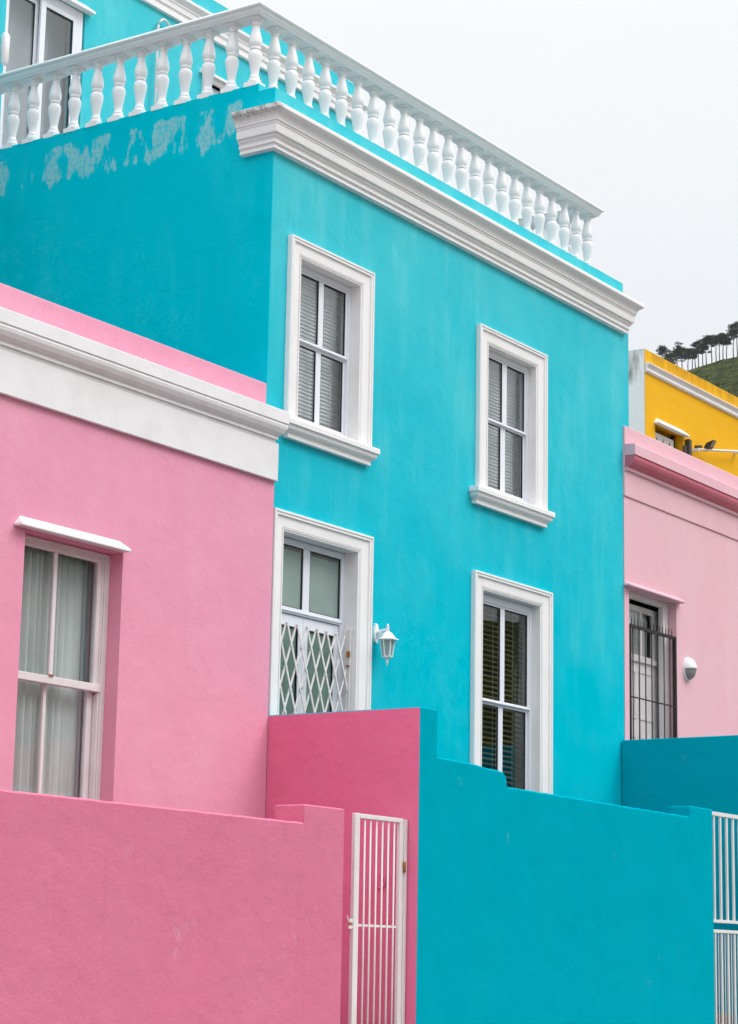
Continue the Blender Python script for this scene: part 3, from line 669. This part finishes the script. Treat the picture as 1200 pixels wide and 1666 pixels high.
# ------------------------------------------------------------------ garden walls
YG = 10.289
def strip_wall(segs, y0, y1, zb, ch=.010, jag=.0, step=.06):
    """wall whose top follows segs [(x,z)...]; front top arris chamfered, top slightly uneven"""
    pts = []
    for (xa, za), (xb, zb2) in zip(segs, segs[1:]):
        n = max(1, int(abs(xb-xa)/step))
        for k in range(n):
            t = k/n; j = random.uniform(-jag, jag) if 0 < k else 0
            pts.append((xa+(xb-xa)*t, za+(zb2-za)*t+j))
    pts.append(segs[-1]); bm = nb(); R3 = []
    for y, dz in ((y0, -ch), (y0+ch, 0), (y1-ch, 0), (y1, -ch)):
        R3.append([bm.verts.new((x, y, z+dz)) for x, z in pts])
    Bf = [bm.verts.new((x, y0, zb)) for x, z in pts]; Bb = [bm.verts.new((x, y1, zb)) for x, z in pts]
    ch_ = [Bf]+R3+[Bb]
    for a, b in zip(ch_, ch_[1:]):
        for k in range(len(pts)-1): bm.faces.new((a[k], a[k+1], b[k+1], b[k]))
    bm.faces.new([r[0] for r in ch_]); bm.faces.new([r[-1] for r in ch_][::-1])
    return bm
segs = [(16.403, 1.802), (16.9, 1.795), (17.35, 1.772), (17.50, 1.768), (17.57, 1.757), (17.60, 1.735), (17.615, 1.70), (17.617, 1.645), (17.65, 1.632), (18.6, 1.628), (19.8, 1.618), (21.468, 1.608)]
bm = strip_wall(segs, YG, 10.534, G0, .014, .004)
def chbox(bm, x0, x1, y0, y1, z0, z1, c=.01):
    lo = [bm.verts.new(p) for p in ((x0, y0, z0), (x1, y0, z0), (x1, y1, z0), (x0, y1, z0))]
    mi = [bm.verts.new(p) for p in ((x0, y0, z1-c), (x1, y0, z1-c), (x1, y1, z1-c), (x0, y1, z1-c))]
    hi = [bm.verts.new(p) for p in ((x0+c, y0+c, z1), (x1-c, y0+c, z1), (x1-c, y1-c, z1), (x0+c, y1-c, z1))]
    bm.faces.new(lo[::-1]); bm.faces.new(hi)
    for a, b in ((lo, mi), (mi, hi)):
        for k in range(4): bm.faces.new((a[k], a[(k+1) % 4], b[(k+1) % 4], b[k]))
chbox(bm, 21.468, 22.02, YG, 10.534, G0, 1.722)
mk('garden_wall', bm, 'turq_g', None, 'turquoise front garden wall with a stepped, uneven top', 'wall')
bm = strip_wall([(4.0, 1.115), (9, 1.111), (14.426, 1.106)], YG, 10.58, G0, .014, .0025)
chbox(bm, 14.426, 14.992, YG, 10.58, G0, 1.252)
mk('garden_wall', bm, 'pink_g', None, 'rough rose pink front garden wall ending in a raised pier', 'wall')
# party walls between the front gardens: one side pink, the rest turquoise
def party(x0, x1, y0, y1, zt, lip, mats, label):
    bm = nb(); chbox(bm, x0, x1, y0, y1, G0, zt, .008)
    bmesh.ops.recalc_face_normals(bm, faces=bm.faces[:])
    for f in bm.faces:
        if f.normal.x < -.9: f.material_index = 1
    return mk('party_wall', bm, mats, None, label, 'wall')
party(16.12, 16.403, YG, 11.9245, 2.212, .0, ['turq_g', 'pink_party'], 'tall dividing wall, dark pink on its left side with a turquoise front end')
party(23.2, 23.47, YG, 11.988, 2.648, .0, ['turq_g', 'turq_g'], 'turquoise dividing wall at the right, below the dark iron door gate')

# ------------------------------------------------------------------ white garden gate
gy = 10.40
T = empty('garden_gate', (15.7, gy, G0), 'narrow white barred gate standing open against the pink dividing wall', 'gate')
bm = nb(); bx(bm, 15.318, 15.392, gy, gy+.035, -1.5, 1.245); mk('stile', bm, 'iron_white', T, bevel=.003)
bm = nb(); bx(bm, 16.005, 16.062, gy, gy+.035, -1.5, 1.205); mk('stile', bm, 'iron_white', T, bevel=.003)
bm = nb(); bx(bm, 15.392, 16.062, gy, gy+.035, 1.205, 1.243); mk('top_rail', bm, 'iron_white', T, bevel=.003)
bm = nb(); bx(bm, 15.392, 16.005, gy, gy+.035, -1.5, -1.45); mk('bottom_rail', bm, 'iron_white', T, bevel=.003)
bm = nb(); bx(bm, 15.392, 16.005, gy+.024, gy+.034, .315, .335); mk('mid_rail', bm, 'iron_white', T)
for i, x in enumerate((15.402, 15.490, 15.577, 15.668, 15.760, 15.851, 15.942)):
    bm = nb(); tube(bm, [(x, gy+.017, -1.45), (x+random.uniform(-.003, .003), gy+.017, 0), (x-.003, gy+.017, 1.205)], .0075, 8); mk('bar', bm, 'iron_white', T)
bm = nb(); bx(bm, 16.066, 16.108, gy-.01, gy+.03, G0, 1.235); mk('hinge_post', bm, 'iron_white', T, bevel=.002)
for z in (.83, -1.0):
    bm = nb(); lathe(bm, [(.001, z-.045), (.013, z-.045), (.013, z+.045), (.001, z+.045)], 16.063, gy-.012, 10); mk('hinge', bm, 'rust', T)
    bm = nb(); bx(bm, 16.058, 16.09, gy-.018, gy-.0105, z+.045, z+.10); mk('hinge_plate', bm, 'iron_white', T)
bm = nb(); bx(bm, 15.262, 15.3175, gy+.005, gy+.015, .295, .318); bx(bm, 15.275, 15.3175, gy+.005, gy+.015, .345, .375); bar(bm, (15.24, gy+.01, .395), (15.262, gy+.01, .35), .008, .008)
mk('latch', bm, 'iron_white', T); bm = nb(); bx(bm, 15.270, 15.305, gy+.006, gy+.014, .3185, .3445); mk('bolt', bm, 'rust', T)
# iron ring stub on the dividing wall
bm = nb(); tube(bm, [(16.108, 10.665+.05*math.cos(a), .71+.055*math.sin(a)) for a in [1.3+4.9*k/14 for k in range(15)]], .008, 6)
mk('iron_ring', bm, 'pink_party', None, 'broken iron ring painted pink on the dividing wall behind the gate', 'ring')

# right gate
gy = 10.33
T = empty('tall_gate', (22.6, gy, G0), 'white barred gate with two panels at the right edge beside the turquoise wall', 'gate')
bm = nb(); bx(bm, 22.06, 22.92, gy, gy+.04, 1.665, 1.708); mk('top_rail', bm, 'iron_white', T, bevel=.002)
bm = nb(); bx(bm, 22.06, 22.92, gy, gy+.04, .520, .552); mk('mid_rail', bm, 'iron_white', T, bevel=.002)
bm = nb(); bx(bm, 22.06, 22.92, gy, gy+.04, .412, .447); mk('mid_rail', bm, 'iron_white', T, bevel=.002)
bm = nb(); bx(bm, 22.06, 22.92, gy, gy+.04, -1.52, -1.48); mk('bottom_rail', bm, 'iron_white', T, bevel=.002)
for k in range(5):
    x = 22.175+.165*k
    if x < 22.9:
        bm = nb(); bx(bm, x-.017, x+.017, gy+.008, gy+.030, .552, 1.665); mk('bar', bm, 'iron_white', T, bevel=.002)
        bm = nb(); bx(bm, x-.015, x+.015, gy+.008, gy+.028, -1.48, .412); mk('bar', bm, 'iron_white', T, bevel=.002)
        if k < 4:
            bm = nb(); bx(bm, x+.080, x+.092, gy+.014, gy+.022, -1.48, .412); mk('bar', bm, 'iron_white', T, bevel=.002)
bm = nb(); bx(bm, 22.93, 23.0, gy-.01, gy+.06, G0, 1.75); mk('hinge_post', bm, 'iron_white', T, bevel=.002)
bm = nb(); bx(bm, 22.30, 23.195, 10.62, 11.96, G0, -.46); bx(bm, 22.1, 22.30, 10.62, 11.96, G0, -.75)
mk('doorstep', bm, 'brown', None, 'brown tiled steps behind the white gate at the right edge', 'steps', bevel=.01)
bm = nb(); bx(bm, 16.41, 22.09, 10.54, 11.998, G0, -.35); bx(bm, 5, 16.115, 10.585, 11.92, G0, -.5); mk('front_garden', bm, 'deck', kind='structure')

# ------------------------------------------------------------------ right pink house
RW = 11.99
H = empty('pale_pink_house', (27, RW, G0), 'pale pink house right of the turquoise house, with a raised cornice', 'house')
HX = 31.0
bm = wall_grid(23.29, HX, G0, 5.60, [(23.41, 24.694, .3, 4.50), (27.6, 28.8, 2.0, 4.5)], RW, .2)
bx(bm, HX-.25, HX, RW+.2, 15.6, G0, 5.6); bx(bm, 23.46, HX-.25, 15.35, 15.6, G0, 5.6)
mk('wall', bm, 'pink_pale', H)
bm = nb(); bx(bm, 23.285, HX, RW-.018, RW+.2, 5.602, 6.475); mk('parapet', bm, 'pink_pale', H, bevel=.008)
bm = nb(); bx(bm, 23.46, HX, RW+.201, 15.6, 5.62, 5.75); mk('roof', bm, 'roof', H)
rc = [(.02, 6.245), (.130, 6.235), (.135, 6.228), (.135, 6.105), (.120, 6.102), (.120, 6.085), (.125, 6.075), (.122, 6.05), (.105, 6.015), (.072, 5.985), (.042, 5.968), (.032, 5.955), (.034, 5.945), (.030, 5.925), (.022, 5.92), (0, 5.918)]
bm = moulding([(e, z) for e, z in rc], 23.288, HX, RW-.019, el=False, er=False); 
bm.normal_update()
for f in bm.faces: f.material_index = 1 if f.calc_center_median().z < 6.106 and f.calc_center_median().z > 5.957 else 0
mk('cornice', bm, ['pink_pale', 'pink_cove_shade'], H)
mk('hood', hood(23.27, 24.78, 4.500, 4.575, RW, .085, .06), 'pink_pale', H, bevel=.004)
Yr = 12.105
bm = nb(); bx(bm, 23.41, 23.50, Yr, Yr+.065, .3, 4.50); bx(bm, 24.55, 24.694, Yr, Yr+.065, .3, 4.50); bx(bm, 23.50, 24.55, Yr, Yr+.065, 4.43, 4.50)
dr = mk('door', bm, 'wood_white', H, label='white door with glass panes in its upper half', bevel=.004)
yl_ = 12.24
bm = nb(); bx(bm, 23.5, 23.60, yl_, yl_+.05, .3, 4.40); bx(bm, 24.555, 24.68, yl_, yl_+.05, .3, 4.40); bx(bm, 23.6, 24.555, yl_, yl_+.05, 4.33, 4.40); bx(bm, 23.6, 24.555, yl_, yl_+.05, .3, 3.79)
bx(bm, 23.86, 23.91, yl_, yl_+.05, 3.79, 4.33); bx(bm, 24.20, 24.25, yl_, yl_+.05, 3.79, 4.33)
mk('door_leaf', bm, 'wood_white', dr, bevel=.003)
bm = nb(); bx(bm, 23.58, 24.62, yl_-.03, yl_-.001, 3.70, 3.765); mk('weather_bar', bm, 'wood_white', dr, bevel=.004)
bm = nb()
for x in (23.66, 24.14): 
    for z0, z1 in ((3.0, 3.60), (1.0, 2.8)):
        ring(bm, x, x+.4, z0, z1, .03, yl_-.010, yl_-.001)
mk('panel_mould', bm, 'wood_white', dr)
for x0, x1 in ((23.6, 23.86), (23.91, 24.20), (24.25, 24.555)):
    bm = nb(); bx(bm, x0, x1, yl_+.02, yl_+.025, 3.79, 4.33); mk('pane', bm, 'glass_old', dr)
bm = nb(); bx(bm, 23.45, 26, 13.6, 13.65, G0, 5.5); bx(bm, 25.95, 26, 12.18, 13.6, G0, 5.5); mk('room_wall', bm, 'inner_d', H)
curtain(23.62, 24.54, 3.5, 4.34, 12.34, .02, .11, 'cloth', 'thin curtain behind the small panes of the white door in the pale pink house')
# gate over that door
T = empty('iron_gate', (24.1, 12.0, 1.0), 'dark brown iron door gate with spiked bars on the pale pink house', 'gate')
gy = 11.985
bm = nb(); bx(bm, 23.45, 24.63, gy, gy+.03, 4.03, 4.068); mk('top_rail', bm, 'iron_dark', T)
bm = nb(); bx(bm, 23.45, 24.63, gy, gy+.012, 3.185, 3.200); mk('mid_rail', bm, 'iron_dark', T)
bm = nb(); bx(bm, 24.63, 24.668, gy-.004, gy+.034, .6, 4.068); mk('post', bm, 'iron_dark', T)
bm = nb(); bx(bm, 23.425, 23.4495, gy-.004, gy+.034, .6, 4.068); mk('post', bm, 'iron_dark', T)
for k in range(7):
    x = 23.53+.1665*k
    bm = nb(); tube(bm, [(x, gy+.018, .6), (x, gy+.018, 4.04)], .0095, 6); mk('bar', bm, 'iron_dark', T)
for k in range(14):
    x = 23.49+.0838*k
    bm = nb(); tube(bm, [(x, gy+.015, 4.068), (x, gy+.015, 4.13), (x, gy+.015, 4.165)], [.006, .006, .001], 6); mk('spike', bm, 'iron_dark', T)
# bulkhead lamp
bxc, bzc, by = 24.98, 3.70, RW
T = empty('bulkhead_lamp', (bxc, by, 3.55), 'oval wall lamp, white on top and grey glass below, beside the iron gate', 'wall lamp')
def dome(z0f, z1f, rx, ry, rz, bm, n=14):
    rows = []
    for i in range(n+1):
        th = math.pi*i/n
        rows.append([bm.verts.new((bxc+rx*math.cos(th)*1.0, by-.02-ry*math.sin(th)*math.cos(ph), bzc+rz*math.sin(th)*math.sin(ph)))
                     for ph in [z0f+(z1f-z0f)*k/12 for k in range(13)]])
    for a, b in zip(rows, rows[1:]):
        for k in range(12):
            try: f = bm.faces.new((a[k], a[k+1], b[k+1], b[k])); f.smooth = True
            except Exception: pass
    bmesh.ops.remove_doubles(bm, verts=bm.verts[:], dist=.0005)
bm = nb(); dome(0, math.pi/2, .112, .105, .145, bm); o = mk('lamp_hood', bm, 'sill_white', T); o.modifiers.new('s', 'SOLIDIFY').thickness = .008
bm = nb(); dome(-math.pi/2, -.02, .104, .096, .135, bm); mk('lamp_glass', bm, 'greyglass', T)
bm = nb(); fr_ = [bm.verts.new((bxc+.118*math.cos(a), by-.022, bzc+.15*math.sin(a))) for a in [2*math.pi*k/32 for k in range(32)]]; bk = [bm.verts.new((v.co.x, by-.0005, v.co.z)) for v in fr_]
bm.faces.new(fr_); bm.faces.new(bk[::-1])
for i in range(32): bm.faces.new((fr_[i], fr_[(i+1) % 32], bk[(i+1) % 32], bk[i]))
mk('lamp_base', bm, 'sill_white', T)

# ------------------------------------------------------------------ yellow house
YY = 16.2
H = empty('yellow_house', (36, YY, G0), 'mustard yellow house with a streaked parapet beyond the pale pink house', 'house')
mk('wall', (lambda b: (bx(b, 32.25, 42, YY+.3, 24, 9.4, 9.6), bx(b, 41.7, 42, YY+.3, 24, G0, 9.4), b)[2])(wall_grid(32.24, 42, G0, 10.25, [(32.62, 33.70, 7.4, 9.06)], YY, .3)), 'yellow', H)
bm = nb(); bx(bm, 32.232, 32.25, YY+.0, 24, G0, 10.25); bx(bm, 32.25, 32.6, YY+.301, 24, G0, 9.399)
mk('side_wall', bm, 'grey_side', H, label='whitewashed side wall with black damp stains')
yc = [(.01, 10.02), (.085, 10.00), (.085, 9.985), (.05, 9.955), (.03, 9.93), (.03, 9.915), (.045, 9.91), (.045, 9.87), (.03, 9.865), (.03, 9.85), (0, 9.845)]
mk('cornice', moulding(yc, 32.26, 42, YY-.001, el=False), 'trim_old', H)
mk('hood', hood(32.58, 33.76, 9.03, 9.14, YY, .1, .09), 'sill_white', H)
bm = nb(); bx(bm, 32.63, 33.57, YY+.12, YY+.16, 7.4, 8.95)
sh = mk('shutter', bm, 'sill_white', H, label='white boarded shutter')
for x in (32.92, 33.16, 33.40):
    bm = nb(); v = [bm.verts.new(p) for p in ((x-.028, YY+.117, 8.825), (x+.028, YY+.117, 8.825), (x, YY+.117, 8.885))]; b2 = [bm.verts.new((q.co.x, YY+.1195, q.co.z)) for q in v]
    bm.faces.new(v); bm.faces.new(b2[::-1])
    for i in range(3): bm.faces.new((v[i], v[(i+1) % 3], b2[(i+1) % 3], b2[i]))
    mk('shutter_hole', bm, 'black', sh)
bm = nb(); bx(bm, 33.575, 33.64, YY+.13, YY+.18, 7.4, 9.05); mk('window_post', bm, 'iron_dark', H)
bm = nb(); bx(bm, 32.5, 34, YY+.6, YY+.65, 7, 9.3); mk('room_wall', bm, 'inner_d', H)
bm = nb(); bx(bm, 33.76, 33.86, YY-.09, YY-.001, 8.4, 9.0); bx(bm, 33.66, 33.755, YY-.05, YY-.001, 8.4, 8.87); mk('meter_box', bm, 'black', None, 'dark grey box and pipe on the yellow wall beside the shuttered window', 'box', bevel=.01)
T = empty('floodlight', (34.2, YY-.1, 8.8), 'small black floodlight on the yellow wall above a white bracket', 'floodlight')
bm = nb(); tube(bm, [(34.16, YY, 8.95), (34.2, YY-.12, 8.95)], .025, 8); mk('bracket', bm, 'black', T)
bm = nb(); c = Vector((34.34, YY-.22, 9.0)); vs = []
for dx, dz, dy in ((-.12, .05, -.1), (.11, .075, -.06), (.17, -.03, .04), (-.07, -.065, .0)): vs.append((c.x+dx, c.y+dy, c.z+dz))
a = [bm.verts.new(p) for p in vs]; b = [bm.verts.new((p[0]-.03, p[1]+.12, p[2]-.05)) for p in vs]
bm.faces.new(a); bm.faces.new(b[::-1])
for i in range(4): bm.faces.new((a[i], a[(i+1) % 4], b[(i+1) % 4], b[i]))
mk('lamp_body', bm, 'black', T); bm = nb(); q = [Vector(p) for p in vs]; cc = sum(q, Vector())/4
a = [bm.verts.new(cc+(p-cc)*.8+Vector((.004, -.008, .004))) for p in q]; bm.faces.new(a); mk('lamp_glass', bm, 'greyglass', T)
bm = nb(); tube(bm, [(34.05, YY-.15, 8.86), (35.80, YY-.15, 9.18)], .022, 6); bx(bm, 34.0, 34.06, YY-.15, YY-.001, 8.83, 8.88); bx(bm, 35.76, 35.82, YY-.15, YY-.001, 9.15, 9.21)
mk('wall_bracket', bm, 'iron_white', None, 'long thin white rail fixed to the yellow wall under the floodlight', 'rail')

# ------------------------------------------------------------------ umbrella pines on the ridge
def pine_meshes(seed, hgt, cw, lean, low=.66):
    r = random.Random(seed); bm = nb(); ct = hgt
    top = Vector((lean, r.uniform(-.3, .3), hgt*.80))
    bend = [Vector((0, 0, -2.5)), Vector((0, 0, hgt*.05)), Vector((lean*.3, .1, hgt*.35)), Vector((lean*.8, 0, hgt*.6)), top]
    tube(bm, bend, [.26, .22, .18, .14, .07], 6)
    limbs = []
    for k in range(9):
        a = r.uniform(0, 6.28); l_ = cw*r.uniform(.35, 1.0); st = bend[3]+(top-bend[3])*r.uniform(-.2, .8)
        en = Vector((top.x+l_*math.cos(a), top.y+l_*math.sin(a), hgt*r.uniform(low, .88)))
        tube(bm, [st, st.lerp(en, .5)+Vector((0, 0, -.25)), en], [.07, .05, .02], 5); limbs.append(en)
    for k in range(2):      # dead snags under the crown
        a = r.uniform(0, 6.28); z = hgt*r.uniform(.4, .6); tube(bm, [(lean*.5, 0, z), (lean*.5+.9*math.cos(a), .9*math.sin(a), z+.5)], [.035, .01], 4)
    cb = nb(); centres = [Vector((top.x, top.y, hgt*.9))]+limbs+[e.lerp(top, .5)+Vector((0, 0, hgt*.06)) for e in limbs]+[Vector((top.x+r.uniform(-.5, .5)*cw, top.y+r.uniform(-.5, .5)*cw, hgt*r.uniform(low+.04, .93))) for _ in range(6)]
    for c in centres:
        rx = cw*r.uniform(.22, .50); rz = rx*.42
        for _ in range(80):
            v = Vector((r.gauss(0, 1), r.gauss(0, 1), r.gauss(0, 1))).normalized()*r.uniform(.35, 1.08)
            p = c+Vector((v.x*rx, v.y*rx, v.z*rz))
            n = Vector((r.gauss(0, 1), r.gauss(0, 1), r.gauss(0, 1))).normalized(); t1 = n.orthogonal().normalized(); t2 = n.cross(t1); s = r.uniform(.10, .25)
            cb.faces.new([cb.verts.new(p+t1*s*a_+t2*s*b_*.6) for a_, b_ in ((-1, -1), (1, -.6), (.7, 1), (-.8, .8))])
    ms = []
    for nm, b, mt in (('trunk', bm, 'bark'), ('crown', cb, 'needles')):
        me = bpy.data.meshes.new(nm); b.to_mesh(me); b.free(); me.materials.append(M[mt]); ms.append(me)
    return ms
PINES = [(-18.2, 214.8, 228.2, 3.0, 'leftmost umbrella pine on the ridge, half hidden by the yellow parapet'),
 (-15.3, 215.9, 228.8, 3.0, 'umbrella pine second from the left on the ridge, behind the yellow parapet'),
 (-12.6, 216.8, 229.0, 2.6, 'umbrella pine third from the left, its trunk foot behind the yellow parapet'),
 (-10.9, 217.6, 230.4, 2.3, 'umbrella pine with a small raised crown left of the middle of the ridge row'),
 (-8.8, 218.5, 229.3, 2.5, 'umbrella pine whose trunk foot meets the yellow parapet edge'),
 (-7.1, 219.1, 229.0, 2.2, 'low umbrella pine just right of where hill and yellow parapet meet'),
 (-6.0, 219.4, 228.0, 1.9, 'short thin umbrella pine with a low crown in the middle of the row'),
 (-4.9, 219.8, 231.5, 2.4, 'umbrella pine with a raised tufted crown at the middle of the row'),
 (-3.3, 220.3, 229.6, 2.1, 'umbrella pine with a low dense crown right of the middle of the row'),
 (-2.0, 220.6, 231.5, 2.6, 'umbrella pine right of the tufted one, its crown joined to the next'),
 (0.0, 221.2, 231.6, 2.4, 'slim umbrella pine left of the widest gap between the trunks'),
 (1.6, 221.8, 233.3, 2.7, 'stout umbrella pine with a high crown, right of the widest gap between trunks'),
 (2.9, 222.1, 232.9, 2.2, 'slim umbrella pine directly right of the stout one'),
 (4.1, 222.5, 233.1, 2.5, 'umbrella pine with straight bare trunk, fourth from the right edge of the photo'),
 (5.4, 222.7, 232.5, 2.0, 'thin umbrella pine with dead side branches, third from the right edge'),
 (7.9, 223.0, 234.6, 2.7, 'tall umbrella pine second from the right edge of the photo'),
 (9.4, 223.3, 236.4, 2.8, 'tallest umbrella pine, at the right edge of the photo')]
for i, (s, zb, ztp, cw, lab) in enumerate(PINES):
    d = 800+random.uniform(-3, 6); q = wv*d+lv*(s*d/800)
    h_ = ztp-zb; tr, crn = pine_meshes(100+i, h_, cw*1.22, random.uniform(-.7, .7), .50 if i < 5 else (.56 if i < 10 else .66))
    T = empty('umbrella_pine', (q.x, q.y, zb), lab, 'tree', 'umbrella pines along the hill ridge')
    for nm, me in (('trunk', tr), ('crown', crn)):
        o = bpy.data.objects.new(nm, me); C.objects.link(o); o.parent = T

# ------------------------------------------------------------------ houses across the street (seen in the window glass)
cols = ['op_cream', 'op_orange', 'op_teal', 'op_green', 'op_white', 'op_red', 'op_teal', 'op_green', 'op_cream']
x = -10
for i, c in enumerate(cols):
    wd = 8.2; h_ = (3.2, 4.1, 3.4, 4.2, 3.0, 4.0, 3.3, 4.6, 3.5)[i]
    H = empty('terraced_house', (x+wd/2, -3, G0), c[3:]+' painted low house across the street', 'house', 'terraced houses across the street')
    hs = [(x+1, x+2.1, .0, 1.6), (x+3.5, x+4.5, G0+.02, 1.2), (x+5.9, x+7.0, .0, 1.6)]
    mk('wall', (lambda b: (bx(b, x, x+.25, -9, -3.25, G0, h_), bx(b, x+wd-.25, x+wd-.002, -9, -3.25, G0, h_), b)[2])(wall_grid(x, x+wd-.002, G0, h_, hs, -3.25, .25)), c, H)
    bm = moulding([(.1, 0), (.1, -.08), (.03, -.15), (0, -.16)], x, x+wd-.002, 0)
    for v in bm.verts: v.co.y = -2.999-v.co.y; v.co.z += h_-.3
    mk('cornice', bm, 'trim', H)
    bm = nb(); bx(bm, x+.25, x+wd-.25, -9, -3.26, h_-.6, h_-.5); mk('roof', bm, 'roof', H)
    for (a, b, z0, z1) in hs:
        bm = nb(); ring(bm, a, b, z0, z1, .07, -3.12, -3.06); bx(bm, a+.07, b-.07, -3.12, -3.06, (z0+z1)/2-.03, (z0+z1)/2+.03); f = mk('window', bm, 'sill_white', H)
        bm = nb(); bx(bm, a+.07, b-.07, -3.10, -3.095, z0+.07, z1-.07); mk('pane', bm, 'black', f)
    x += wd

# ------------------------------------------------------------------ haze over the far slope
bm = nb(); bx(bm, -1400, 2100, -1700, 1700, G0-2.5, 300)
hz = bpy.data.materials.new('haze'); hz.use_nodes = True; nt = hz.node_tree; nt.nodes.remove(nt.nodes['Principled BSDF'])
v = nt.nodes.new('ShaderNodeVolumePrincipled'); v.inputs['Color'].default_value = (.93, .96, 1, 1); v.inputs['Density'].default_value = .00005; v.inputs['Anisotropy'].default_value = .2
nt.links.new(v.outputs[0], nt.nodes['Material Output'].inputs['Volume']); M['haze'] = hz
mk('haze', bm, 'haze', kind='stuff')
